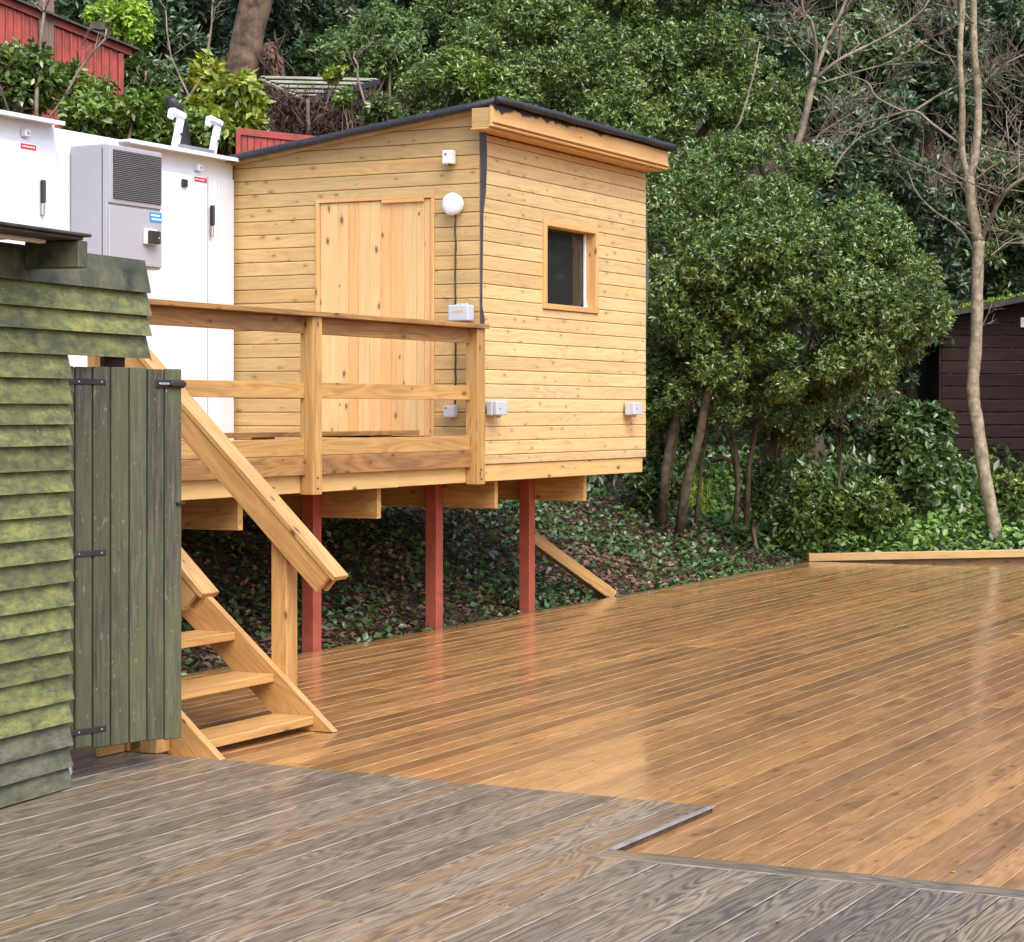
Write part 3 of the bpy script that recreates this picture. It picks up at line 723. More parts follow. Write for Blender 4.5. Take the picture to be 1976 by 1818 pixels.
stringer(7.985); stringer(8.92)
for k in range(6):
    yn = 6.425 + 0.256 * k; zt = 0.083 + 0.213 * k
    board('tread', st, M['stair'], 8.033, 8.918, yn, yn + 0.262, zt - 0.045, zt, bev=0.004)
    for xs_ in (8.033, 8.886): pass
NW = [('right', 8.97, 9.07, 6.64, 6.74, 1.02), ('left', 7.875, 7.975, 6.60, 6.70, 0.98)]
for n_, a, b_, c, d, zt in NW:
    board('newel_post', st, M['stair'], a, b_, c, d, 0.003 if n_ == 'right' else GZ + 0.004, zt, axis='z')
board('newel_post', st, M['stair'], 7.885, 7.955, 6.78, 6.87, GZ + 0.004, 0.60, axis='z')
def handrail(x):
    SL = 0.92; d = Vector((0, 1, SL)).normalized(); nrm = Vector((0, -SL, 1)).normalized()
    a = Vector((x, 6.30, 0.815)); L = 2.35
    stick('handrail_cap', st, M['stair'], a, a + d * L, 0.122, 0.032, up=nrm)
    for sgn in (-1, 1):
        o = Vector((sgn * 0.04, 0, 0)) - nrm * 0.078
        stick('handrail_side', st, M['stair'], a + o + d * 0.035, a + o + d * L, 0.03, 0.12, up=nrm)
handrail(8.985); handrail(7.905)
# toe fillet boards near the deck
board('kick_board', st, M['stair'], 7.70, 7.872, 6.79, 6.82, GZ + 0.004, 0.17)

# ------------------------------------------------------------------ white cabinets
def cabinet(name, label, x0, x1, yf, z1, door0, door1, canopy):
    c = thing(name, label, 'cabinet', ((x0 + x1) / 2, yf + 0.7, FZ))
    board('body', c, M['white'], x0, x1, yf, yf + 1.4, FZ + 0.02, z1, bev=0.012, seg=2, axis='z')
    board('corner_trim', c, M['white_trim'], x1 - 0.20, x1 - 0.004, yf - 0.012, yf - 0.001, FZ + 0.03, z1 - 0.16, bev=0.004, axis='z')
    board('corner_trim', c, M['white_trim'], x0 + 0.004, x0 + 0.16, yf - 0.012, yf - 0.001, FZ + 0.03, z1 - 0.16, bev=0.004, axis='z')
    d = board('door_panel', c, M['white'], door0, door1, yf - 0.022, yf - 0.002, FZ + 0.06, z1 - 0.18, bev=0.006, axis='z')
    board('door_seal', c, M['acgrey'], door1 + 0.002, door1 + 0.022, yf - 0.010, yf - 0.002, FZ + 0.06, z1 - 0.16, bev=0, axis='z')
    board('door_seal', c, M['white_trim'], door0, door1 + 0.0215, yf - 0.012, yf - 0.002, z1 - 0.178, z1 - 0.155, bev=0)
    board('handle', c, M['dark'], door1 + 0.035, door1 + 0.06, yf - 0.05, yf - 0.0125, 3.17, 3.33, bev=0.006, axis='z')
    board('lock', c, M['steel'], door1 + 0.035, door1 + 0.06, yf - 0.04, yf - 0.0125, 3.08, 3.168, bev=0.006, axis='z')
    lb = board('warning_label', c, M['redlabel'], door1 - 0.16, door1 - 0.015, yf - 0.0255, yf - 0.0225, z1 - 0.225, z1 - 0.190, bev=0)
    xx = door1 - 0.15
    for k in range(5):
        wd = rnd.uniform(0.012, 0.022); board('print', lb, M['ink'], xx, xx + wd, yf - 0.0268, yf - 0.0256, z1 - 0.213, z1 - 0.203, bev=0); xx += wd + 0.006
    v = board('vent_plug', c, M['white'], door1 - 0.14, door1 - 0.085, yf - 0.045, yf - 0.001, z1 - 0.14, z1 - 0.09, bev=0.004)
    board('vent_hole', v, M['dark'], door1 - 0.115, door1 - 0.105, yf - 0.047, yf - 0.0452, z1 - 0.125, z1 - 0.11, bev=0)
    # rain hood: a thin tilted shelf with a lip
    cv = board('rain_hood', c, M['white'], canopy[0], canopy[1], yf - 0.12, yf - 0.0005, z1 - 0.024, z1 - 0.006, bev=0.006)
    board('hood_lip', cv, M['white'], canopy[0], canopy[1], yf - 0.124, yf - 0.1195, z1 - 0.034, z1 - 0.004, bev=0.002)
    return c
c1 = cabinet('equipment_cabinet', 'white steel cabinet behind the grey cooling unit', 11.20, 13.215, 10.30, 3.725, 12.0, 12.87, (11.86, 13.13))
board('key_switch', c1, M['dark'], 12.55, 12.61, 10.255, 10.277, 3.44, 3.50, bev=0.012, seg=2, axis='x')
lk = board('door_lock', c1, M['silver'], 11.78, 11.90, 10.19, 10.277, 2.42, 2.66, bev=0.02, seg=2, axis='z')
disc('lock_knob', lk, M['dark'], (11.845, 10.189, 2.475), [(0.05, 0), (0.05, 0.03), (0.035, 0.042)], (0, -1, 0))
board('lock_key', lk, M['dark'], 11.83, 11.85, 10.18, 10.1895, 2.60, 2.63, bev=0.002)
c2 = cabinet('equipment_cabinet', 'white steel cabinet at the left edge with red label', 9.2, 11.185, 10.27, 3.755, 10.2, 10.985, (9.3, 11.15))
# cooling unit on the cabinet front
ac = thing('cooling_unit', 'grey wall cooling unit with dark grille on the white cabinet', 'cooling unit', (11.6, 10.1, 2.75))
board('casing', ac, M['acgrey'], 11.345, 11.915, 9.945, 10.276, 2.745, 3.61, bev=0.008, seg=2, axis='z')
board('front_panel', ac, M['acgrey'], 11.35, 11.912, 9.928, 9.944, 2.76, 3.172, bev=0.005)
board('side_seam', ac, M['dark'], 11.3425, 11.3449, 9.985, 9.99, 2.80, 3.58, bev=0, axis='z')
gr = board('grille_frame', ac, M['acgrey'], 11.35, 11.912, 9.930, 9.9445, 3.19, 3.605, bev=0.004)
board('grille_back', gr, M['grill'], 11.39, 11.90, 9.9275, 9.9298, 3.222, 3.575, bev=0)
for k in range(26):
    z = 3.228 + k * 0.0134
    board('slat', gr, M['slat'], 11.392, 11.898, 9.917, 9.9272, z, z + 0.0062, bev=0)
lb = board('maker_label', ac, M['bluelabel'], 11.775, 11.905, 9.925, 9.9275, 3.09, 3.16, bev=0)
for rrow, z in ((0, 3.133), (1, 3.105)):
    xx = 11.788 + 0.006 * rrow
    while xx < 11.885:
        wd = rnd.uniform(0.006, 0.014); board('print', lb, M['ink'], xx, xx + wd, 9.9235, 9.9249, z, z + 0.014, bev=0); xx += wd + 0.003
ct = board('controller', ac, M['boxwhite'], 11.70, 11.825, 9.895, 9.927, 2.92, 3.035, bev=0.006, axis='x')
board('display', ct, M['dark'], 11.715, 11.83, 9.866, 9.8945, 2.925, 3.02, bev=0.008, seg=2)
board('indicator', ct, M['amber'], 11.80, 11.812, 9.864, 9.8658, 2.965, 2.977, bev=0)
# ladder hooks standing on the cabinet
lh = thing('ladder_bracket', 'white steel ladder hooks joined by a bar on the cabinet roof', 'bracket', (12.9, 10.45, 3.73))
HV = 10.4
def hook(x, xt):
    b0 = Vector((x, HV, 3.727)); b1 = Vector((xt, HV, 4.01))
    stick('upright', lh, M['white'], b0, b1, 0.07, 0.032, up=(0, 1, 0), bev=0.006)
    stick('claw', lh, M['white'], b1 + Vector((0.035, 0, 0.0)), b1 + Vector((-0.12, 0, 0.03)), 0.07, 0.05, bev=0.012)
    stick('claw_tip', lh, M['white'], b1 + Vector((-0.112, 0, 0.02)), b1 + Vector((-0.125, 0, -0.035)), 0.065, 0.025, up=(0, 1, 0), bev=0.008)
    board('bolt_hole', lh, M['dark'], (x + xt) / 2 - 0.012, (x + xt) / 2 + 0.012, HV - 0.04, HV - 0.0355, 3.85, 3.875, bev=0)
hook(12.62, 12.70); hook(13.07, 13.15)
stick('cross_bar', lh, M['steel'], (12.64, HV, 3.775), (13.09, HV, 3.775), 0.035, 0.035)
tag(tubes('rubber_hose', None, M['hose'], [([(13.16, 10.75, 3.6), (13.17, 10.74, 3.85), (13.13, 10.73, 4.0), (13.04, 10.72, 4.13), (12.95, 10.71, 4.20)], [0.045] * 5)], 12),
    'black rubber hose curving up behind the ladder hooks', 'hose')

# ------------------------------------------------------------------ green lap-board wall and gate
GA = math.atan((2600 - 1450) / 3900); 
gd = (RT * math.sin(GA) + FW * math.cos(GA)).normalized()           # along the wall, away from the eye
gn = Vector((gd.y, -gd.x, 0))                                       # towards the deck
if gn.dot(RT) < 0: gn = -gn
g0 = FW * 9.0 + RT * ((127 - 1450) / 3900 * 9.0)                    # end of the wall at the gate
gw_ = thing('lapboard_wall', 'mossy green lap board shed wall at the left edge', 'wall', (g0.x, g0.y, GZ))
def lap(t0, t1, z0, h, tilt=0.022, nm='lap_board', mat='algae'):
    """feather-edged board leaning out at its foot"""
    th_t, th_b = 0.008, 0.020
    V = []
    for t in (t0, t1):
        jz = rnd.uniform(-.004, .004)
        p = g0 + gd * t
        for (o, z) in ((tilt + th_b, z0 + jz), (tilt, z0 + jz), (0.0, z0 + h + 0.02 + jz), (th_t, z0 + h + 0.02 + jz)):
            V.append(p + gn * o + Vector((0, 0, z)))
    c = (V[0] + V[4]) / 2; xd = gd
    Mx = Matrix.Translation(c) @ Matrix((gd, gn, Vector((0, 0, 1)))).transposed().to_4x4()
    if xd.cross(gn).z < 0: Mx = Matrix.Translation(c) @ Matrix((-gd, gn, Vector((0, 0, 1)))).transposed().to_4x4()
    inv = Mx.inverted()
    me = mesh_from([inv @ v for v in V], [(0, 1, 2, 3), (7, 6, 5, 4), (0, 4, 5, 1), (1, 5, 6, 2), (2, 6, 7, 3), (3, 7, 4, 0)], M[mat])
    return put(nm, me, gw_, Mx)
low = [0.125, 0.222, 0.323, 0.42, 0.535, 0.638, 0.741, 0.83, 0.84]
zz = [0.032, 0.125, 0.222, 0.323, 0.421, 0.538, 0.640, 0.742, 0.842, 0.944, 1.045, 1.146, 1.246, 1.348, 1.448, 1.552, 1.643, 1.735, 1.849]
for i, z in enumerate(zz):
    nx_ = zz[i + 1] if i + 1 < len(zz) else 1.955
    lap(-2.2, 0.0 + rnd.uniform(-0.006, 0.006), z, nx_ - z, mat='algae_grey' if i in (0, 1, 2) else 'algae')
for z, h in ((1.955, 0.105), (2.062, 0.097), (2.158, 0.105)): lap(-2.2, 0.612 + rnd.uniform(-0.008, 0.008), z, h)
lap(-2.2, 0.605, 2.265, 0.135, nm='top_board', mat='algae_dark')
def wall_box(nm, t0, t1, o0, o1, z0, z1, mat):
    c = g0 + gd * ((t0 + t1) / 2) + gn * ((o0 + o1) / 2) + Vector((0, 0, (z0 + z1) / 2))
    Mx = Matrix.Translation(c) @ Matrix((gd, Vector((0, 0, 1)).cross(gd), Vector((0, 0, 1)))).transposed().to_4x4()
    vert = (z1 - z0) > (t1 - t0)
    if vert: Mx = Mx @ AX['z']; return put(nm, box_mesh(z1 - z0, o1 - o0, t1 - t0, mat, 0.003), gw_, Mx)
    return put(nm, box_mesh(t1 - t0, o1 - o0, z1 - z0, mat, 0.003), gw_, Mx)
wall_box('corner_post', -0.09, -0.012, -0.09, -0.002, GZ + 0.004, 2.35, M['gate'])
wall_box('lintel_beam', -0.011, 0.60, -0.09, -0.003, 1.975, 2.38, M['gate'])
wall_box('gate_stop', 0.43, 0.595, -0.12, -0.092, 1.70, 2.30, M['bark_dark'])
wall_box('stud_wall', -2.2, -0.091, -0.085, -0.004, GZ + 0.004, 2.38, M['gate'])
# roof eave with a rafter end
rf = put('roof_eave', None, gw_, Matrix.Translation(g0 + Vector((0, 0, 2.4))))
def eave(nm, t0, t1, o0, o1, z0, z1, mat, tilt=0.0):
    c = g0 + gd * ((t0 + t1) / 2) + gn * ((o0 + o1) / 2) + Vector((0, 0, (z0 + z1) / 2))
    Mx = Matrix.Translation(c) @ Matrix((gd, Vector((0, 0, 1)).cross(gd), Vector((0, 0, 1)))).transposed().to_4x4() @ Matrix.Rotation(tilt, 4, 'Y')
    return put(nm, box_mesh(t1 - t0, o1 - o0, z1 - z0, mat, 0.004), rf, Mx)
eave('rafter_end', -0.335, -0.27, 0.03, 0.30, 2.315, 2.43, M['algae_dark'])
eave('gutter_board', -2.2, -0.30, 0.12, 0.30, 2.432, 2.446, M['roofdark'])
eave('roof_sheet', -2.2, -0.26, -0.3, 0.315, 2.448, 2.462, M['roofdark'])
eave('light_strip', -1.6, -0.42, 0.16, 0.2, 2.412, 2.431, M['boxwhite'])
# gate
ga = Vector((7.100, 6.462, 0)); gb = Vector((7.712, 6.315, 0)); gx = (gb - ga).normalized(); gy = Vector((gx.y, -gx.x, 0))
if gy.dot(-FW) < 0: gy = -gy
gt = thing('plank_gate', 'narrow grey green plank gate standing ajar beside the stairs', 'gate', (7.1, 6.46, 0.16))
GW = (gb - ga).length; wds = [0.04, 0.088, 0.09, 0.094, 0.092, 0.09, 0.095]; sc_ = GW / sum(wds); t = 0
zx = gx.cross(Vector((0, 0, 1)))
def gbox(nm, par, t0, t1, o0, o1, z0, z1, mat, bev=0.003):
    c = ga + gx * ((t0 + t1) / 2) + gy * ((o0 + o1) / 2) + Vector((0, 0, (z0 + z1) / 2))
    B = Matrix((gx, Vector((0, 0, 1)).cross(gx), Vector((0, 0, 1)))).transposed().to_4x4()
    if z1 - z0 > t1 - t0: return put(nm, box_mesh(z1 - z0, o1 - o0, t1 - t0, mat, bev), par, Matrix.Translation(c) @ B @ AX['z'])
    return put(nm, box_mesh(t1 - t0, o1 - o0, z1 - z0, mat, bev), par, Matrix.Translation(c) @ B)
for i, wd in enumerate(wds):
    wd *= sc_
    gbox('gate_plank', gt, t + 0.0045, t + wd - 0.0045, -0.010 + rnd.uniform(-.002, .002), 0.012, 0.178 - 0.026 * (t / GW) + rnd.uniform(-.004, .004), 1.905 + rnd.uniform(-.004, .004), M['gate'], 0.004)
    t += wd
for z in (0.32, 1.0, 1.70): gbox('ledge', gt, 0.02, GW - 0.03, -0.035, -0.0125, z, z + 0.09, M['gate'])
for z in (1.825, 1.045, 0.24):
    h_ = gbox('strap_hinge', gt, 0.0, 0.205, 0.0125, 0.018, z, z + 0.026, M['iron'], 0.002)
    for q in (0.055, 0.175): gbox('screw', h_, q, q + 0.008, 0.0181, 0.0195, z + 0.009, z + 0.017, M['steel'], 0)
bl = gbox('tower_bolt', gt, GW - 0.155, GW + 0.004, 0.0125, 0.02, 1.812, 1.85, M['iron'], 0.003)
gbox('bolt_bar', bl, GW - 0.085, GW + 0.006, 0.0205, 0.042, 1.818, 1.846, M['iron'], 0.008)
gbox('bolt_shine', bl, GW - 0.145, GW - 0.086, 0.0205, 0.034, 1.826, 1.838, M['steel'], 0.004)
gbox('catch', gt, GW - 0.04, GW + 0.004, 0.0125, 0.03, 1.262, 1.274, M['iron'], 0.002)
kh = gbox('knot_hole', gt, 0.268, 0.288, 0.0121, 0.0135, 1.03, 1.06, M['bark_dark'], 0.0)
# something round and galvanised lies under the gate
tag(disc('metal_lid', None, M['boxgrey'], tuple(g0 + gd * 0.16 - gn * 0.12 + Vector((0, 0, GZ + 0.042))), [(0.0, 0), (0.03, 0.002), (0.036, 0.01), (0.03, 0.02)], tuple(gn + Vector((0, 0, 0.3)))),
    'small grey lid lying on edge under the gate', 'lid')

# ------------------------------------------------------------------ sleeper edging and loose plank
sl_ = thing('sleeper_edging', 'pale timber sleeper edging beyond the far end of the deck', 'edging', (21.4, 8.5, -0.4))
a = Vector((21.335, 8.60, 0.046)); d = Vector((1.62, -2.06, 0)).normalized()
n_ = Vector((-d.y, d.x, 0))
stick('upper_sleeper', sl_, M['sleeper'], a, a + d * 4.8, 0.10, 0.088, bev=0.006)
stick('lower_sleeper', sl_, M['brownrail'], a - Vector((0, 0, 0.155)) + n_ * 0.10, a + d * 4.8 - Vector((0, 0, 0.155)) + n_ * 0.10, 0.09, 0.215, bev=0.006)
pl = stick('loose_plank', None, M['treated'], (15.90, 9.107, 0.58), (16.62, 8.66, 0.0), 0.13, 0.10, bev=0.004)
tag(pl, 'loose pale timber leaning down the bank behind the red posts', 'plank')

# ------------------------------------------------------------------ foliage tools
def leaf_mesh(base, dirv, L, W, mat, tint, fold=0.25, roll=None):
    """numpy leaves: two folded triangles each"""
    n = len(base); dirv = dirv / np.linalg.norm(dirv, axis=1)[:, None]
    rv = npr.normal(size=(n, 3)); rv[:, 2] *= 0.5
    if roll is not None: rv = roll
    s = np.cross(dirv, rv); s /= (np.linalg.norm(s, axis=1)[:, None] + 1e-9)
    nm = np.cross(s, dirv); 
    flip = (nm[:, 2] < 0)[:, None]; nm = np.where(flip, -nm, nm)
    tip = base + dirv * L[:, None] - nm * (L * 0.12)[:, None]
    mid = base + dirv * (L * 0.48)[:, None]
    l = mid + s * W[:, None] + nm * (W * fold)[:, None]; r = mid - s * W[:, None] + nm * (W * fold)[:, None]
    V = np.stack([base, l, tip, r], 1).reshape(-1, 3)
    o = (np.arange(n) * 4)[:, None]
    F = np.concatenate([o + np.array([[0, 3, 2]]), o + np.array([[0, 2, 1]])], 1).reshape(-1, 3)
    me = bpy.data.meshes.new('leaves')
    me.vertices.add(len(V)); me.vertices.foreach_set('co', V.astype(np.float32).ravel())
    me.loops.add(F.size); me.loops.foreach_set('vertex_index', F.astype(np.int32).ravel())
    me.polygons.add(len(F)); me.polygons.foreach_set('loop_start', np.arange(0, F.size, 3, dtype=np.int32))
    at_ = me.attributes.new('tint', 'FLOAT', 'FACE'); at_.data.foreach_set('value', np.repeat(tint, 2).astype(np.float32))
    me.materials.append(mat); me.update(calc_edges=True); return me

def unit(n):
    v = npr.normal(size=(n, 3)); return v / np.linalg.norm(v, axis=1)[:, None]
def crown_mesh(lobes, n_twig, per, L, mat, wr=0.2, up=0.45, tint_mu=0.42, tint_sd=0.2, shell=0.22, droop=0.0, new=0.12):
    """lobes: (centre, (rx,ry,rz)); rosettes of leaves at twig ends through each lobe's outer volume"""
    areas = np.array([(r[0] * r[1] + r[1] * r[2] + r[0] * r[2]) for _, r in lobes]); pr = areas / areas.sum()
    idx = npr.choice(len(lobes), n_twig, p=pr)
    C = np.array([tuple(c) for c, _ in lobes])[idx]; Rr = np.array([r for _, r in lobes])[idx]
    u = unit(n_twig); rad = 1 - np.abs(npr.normal(0, shell, n_twig)); rad = np.clip(rad, 0.1, 1.06)
    P = C + u * Rr * rad[:, None]
    out = u / Rr; out /= np.linalg.norm(out, axis=1)[:, None]
    td = out * 0.75 + np.array([0, 0, up]) + npr.normal(0, 0.35, (n_twig, 3)); td /= np.linalg.norm(td, axis=1)[:, None]
    lt = np.clip(npr.normal(0, 1, len(lobes)), -2, 2)[idx] * 0.06
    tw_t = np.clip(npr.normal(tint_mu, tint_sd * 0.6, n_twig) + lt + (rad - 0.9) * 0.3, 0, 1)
    tw_t = np.where(npr.random(n_twig) < new, np.clip(tw_t + 0.35, 0, 1), tw_t)
    B = np.repeat(P, per, 0); T = np.repeat(td, per, 0); n = len(B)
    q = npr.normal(size=(n, 3)); q -= (q * T).sum(1)[:, None] * T; q /= np.linalg.norm(q, axis=1)[:, None]
    dv = T * npr.uniform(0.15, 0.9, n)[:, None] + q * 0.85; dv[:, 2] -= droop
    B = B - T * (npr.random(n) * L * 1.5)[:, None] + npr.normal(0, L * 0.12, (n, 3))
    LL = L * npr.uniform(0.65, 1.25, n); W = LL * wr * npr.uniform(0.85, 1.15, n)
    tint = np.clip(np.repeat(tw_t, per) + npr.normal(0, tint_sd * 0.5, n), 0, 1)
    roll = T + npr.normal(0, 0.45, (n, 3))
    return leaf_mesh(B, dv, LL, W, mat, tint, roll=roll)

def lobes_in(c, r, n, fr=(0.28, 0.5), flat=1.0):
    """lumps that fill an ellipsoid so the outline is uneven"""
    out = []
    for _ in range(n):
        u = unit(1)[0]; k = npr.uniform(0.35, 0.85); f = npr.uniform(*fr)
        p = Vector(c) + Vector((u[0] * r[0] * k, u[1] * r[1] * k, u[2] * r[2] * k))
        s = f * (r[0] + r[1] + r[2]) / 3
        out.append((p, (s, s, s * 0.8 * flat)))
    out.append((Vector(c), (r[0] * 0.6, r[1] * 0.6, r[2] * 0.6)))
    return out

def gz(p, dz=0.0): return Vector((p[0], p[1], ground_z(p[0], p[1]) + dz))
def curve(p0, p1, bend=0.1, n=6, r=None):
    r = r or rnd
    p0, p1 = Vector(p0), Vector(p1); off = Vector((r.uniform(-1, 1), r.uniform(-1, 1), r.uniform(-.3, .3))) * bend * (p1 - p0).length
    return [p0.lerp(p1, i / (n - 1)) + off * math.sin(math.pi * i / (n - 1)) for i in range(n)]
def trunk_to(c, foot, r0, r1, n_limb=4, bend=0.08, spread=0.6):
    pts = curve(foot, c, bend, 8); L = [(pts, [r0 + (r1 - r0) * i / 7 for i in range(8)])]
    for k in range(n_limb):
        s = pts[3 + k % 4]; e = Vector(c) + Vector((rnd.uniform(-1, 1), rnd.uniform(-1, 1), rnd.uniform(-0.1, 0.9))) * spread
        L.append((curve(s, e, 0.12, 6), [r1 * 1.1 - r1 * 0.7 * i / 5 for i in range(6)]))
    return L
def leafy(name, label, cat, c, r, foot, mat, n_twig, per, L, n_lobe=16, tr=(0.09, 0.03), bark='bark', group=None, **kw):
    c = Vector(c); foot = gz(foot, -0.1)
    t = thing(name, label, cat, foot, group)
    V = trunk_to(c, foot, tr[0], tr[1], 5, spread=min(r) * 0.6)
    tubes('trunk', t, M[bark], V, 7)
    lf = kw.pop('fr', (0.28, 0.5)); 
    put('crown', crown_mesh(lobes_in(c, r, n_lobe, lf), n_twig, per, L, M[mat], **kw), t)
    return t

# ------------------------------------------------------------------ big laurels around the hut
# multi-stemmed laurel to the right of the hut: dome of glossy leaves over bare leaning stems
def laurel_right():
    foot = gz(at(1330, 1000, 21.5)); t = thing('laurel_tree', 'rounded glossy laurel tree with bare leaning stems right of the hut', 'tree', foot)
    D = 22.0
    lob = []
    for (px, py, dd, r) in ((1330, 420, 21.6, .75), (1450, 400, 22.2, .8), (1560, 410, 22.4, .75), (1640, 470, 22.0, .72), (1700, 540, 21.8, .68), (1755, 600, 21.8, .48),
                            (1330, 540, 21.2, .7), (1440, 530, 21.4, .8), (1560, 540, 21.4, .8), (1650, 610, 21.4, .7), (1500, 620, 21.4, .66), (1370, 620, 21.6, .6),
                            (1590, 660, 21.8, .55), (1430, 330, 22.6, .55), (1300, 350, 22.4, .6), (1530, 330, 22.8, .5), (1730, 640, 22.2, .45), (1300, 640, 22.3, .5), (1480, 690, 22.2, .42), (1660, 690, 22.3, .42), (1290, 720, 22.6, .4), (1430, 740, 22.8, .4), (1540, 740, 22.6, .4), (1350, 690, 22.9, .4), (1620, 740, 22.6, .36), (1290, 600, 21.2, .5), (1400, 690, 21.2, .42), (1500, 710, 21.3, .42), (1590, 700, 21.3, .42), (1690, 680, 21.4, .4), (1280, 680, 21.6, .42), (1330, 730, 22.6, .35), (1740, 560, 21.3, .5), (1790, 610, 21.6, .36), (1560, 770, 22.4, .34), (1470, 790, 22.6, .32), (1310, 770, 21.5, .34), (1400, 770, 21.7, .36), (1500, 780, 21.8, .36), (1600, 770, 21.8, .36), (1680, 745, 21.9, .34), (1260, 740, 21.8, .34), (1270, 800, 21.9, .3), (1540, 830, 22.2, .3)):
        for k in range(5):
            u = unit(1)[0]
            lob.append((at(px, py, dd) + Vector((u[0], u[1], u[2])) * r * 0.55, (r * .52, r * .52, r * .42)))
    put('crown', crown_mesh(lob, 21500, 8, 0.056, M['laurel'], wr=0.2, up=0.5, tint_mu=0.45, tint_sd=0.28, shell=0.25, new=0.16), t)
    stems = []
    for (pts, r0, r1) in (
        ([(1310, 1030, 21.4), (1325, 930, 21.4), (1350, 840, 21.4), (1362, 770, 21.4), (1385, 700, 21.5), (1440, 640, 21.7)], .058, .036),
        ([(1278, 1010, 21.6), (1285, 900, 21.6), (1300, 820, 21.7), (1310, 740, 21.8), (1330, 640, 22)], .055, .038),
        ([(1268, 1010, 21.8), (1292, 900, 21.8), (1308, 800, 21.9), (1318, 700, 22), (1320, 600, 22.1)], .05, .04),
        ([(1342, 1010, 22), (1352, 920, 22), (1362, 840, 22), (1370, 740, 22.1), (1400, 640, 22.2)], .022, .015),
        ([(1418, 1010, 22), (1424, 940, 22), (1420, 860, 22.1), (1400, 800, 22.2), (1385, 720, 22.2)], .03, .018),
        ([(1440, 1010, 22.2), (1445, 900, 22.2), (1460, 820, 22.2), (1490, 740, 22.2), (1530, 640, 22.2)], .035, .02),
        ([(1480, 840, 22.3), (1500, 800, 22.3), (1540, 730, 22.2), (1570, 640, 22.2)], .02, .015),
        ([(1490, 800, 22.2), (1520, 760, 22.1), (1560, 700, 22.1), (1620, 650, 22)], .018, .012),
        ([(1430, 980, 22.4), (1410, 860, 22.4), (1380, 800, 22.5), (1340, 700, 22.5)], .018, .012),
        ([(1450, 900, 22.5), (1560, 800, 22.6), (1640, 740, 22.6), (1700, 690, 22.6)], .02, .014)):
        stems.append(([at(*p) for p in pts], [r0 + (r1 - r0) * i / (len(pts) - 1) for i in range(len(pts))]))
    tubes('trunk', t, M['bark_stem'], stems, 8)
    tw = []
    for k in range(170):
        p = at(rnd.uniform(1260, 1680), rnd.uniform(640, 840), rnd.uniform(21.8, 22.8))
        q = p + Vector((rnd.uniform(-.35, .35), rnd.uniform(-.35, .35), rnd.uniform(.1, .6)))
        tw.append((curve(p, q, 0.15, 4), [.010, .009, .007, .004]))
    o = tubes('dead_twigs', t, M['bark'], tw, 4); o['kind'] = 'stuff'
laurel_right()

def big_laurel():
    foot = gz(at(1150, 700, 26.0)); t = thing('laurel_tree', 'tall spreading laurel tree rising above the hut roof', 'tree', foot)
    lob = []
    for (px, py, dd, r) in ((860, 170, 23.8, .62), (940, 130, 24.2, .7), (1030, 120, 24.6, .75), (1130, 120, 25, .85), (1240, 110, 25.2, .9), (1340, 120, 25.2, .85), (1420, 160, 25.2, .75), (1460, 250, 24.8, .6),
                            (880, 240, 23.8, .5), (980, 210, 24, .6), (1100, 220, 24.4, .7), (1230, 230, 24.6, .75), (1350, 250, 24.6, .7), (1420, 320, 24.4, .55), (1300, 320, 24.2, .6),
                            (1000, 30, 25.4, .8), (1120, 0, 25.8, .9), (1260, -10, 26, .9), (1390, 20, 26, .8), (1180, -110, 26.2, .9), (1330, -110, 26.2, .8), (1500, 190, 25.2, .45), (900, 40, 25.4, .7)):
        for k in range(5):
            u = unit(1)[0]
            lob.append((at(px, py, dd) + Vector((u[0], u[1], u[2])) * r * 0.55, (r * .52, r * .52, r * .40)))
    put('crown', crown_mesh(lob, 17000, 8, 0.062, M['laurel'], wr=0.2, up=0.45, tint_mu=0.47, tint_sd=0.28, shell=0.25, new=0.2), t)
    S = []
    for (pts, r0, r1) in (([(1150, 760, 26), (1160, 500, 26), (1180, 250, 25.6), (1240, 80, 25.4)], .16, .07), ([(1160, 600, 26), (1050, 350, 25.4), (980, 180, 25)], .1, .05), ([(1165, 600, 26), (1300, 350, 25.4), (1390, 200, 25.2)], .1, .05)):
        S.append(([at(*p) for p in pts], [r0 + (r1 - r0) * i / (len(pts) - 1) for i in range(len(pts))]))
    tubes('trunk', t, M['bark'], S, 8)
    o = tubes('bare_shoot', t, M['twig'], [([at(1412, 260, 23.6), at(1428, 235, 23.6), at(1442, 190, 23.6), at(1458, 130, 23.6), at(1466, 80, 23.6)], [.016, .015, .013, .01, .006])], 5)
big_laurel()

# ------------------------------------------------------------------ other trees and shrubs
def simple(name, label, cat, px, py, D, r, mat, n_twig, per, L, foot=None, **kw):
    c = at(px, py, D); f = at(px if foot is None else foot, py, D)
    return leafy(name, label, cat, c, r, f, mat, n_twig, per, L, **kw)

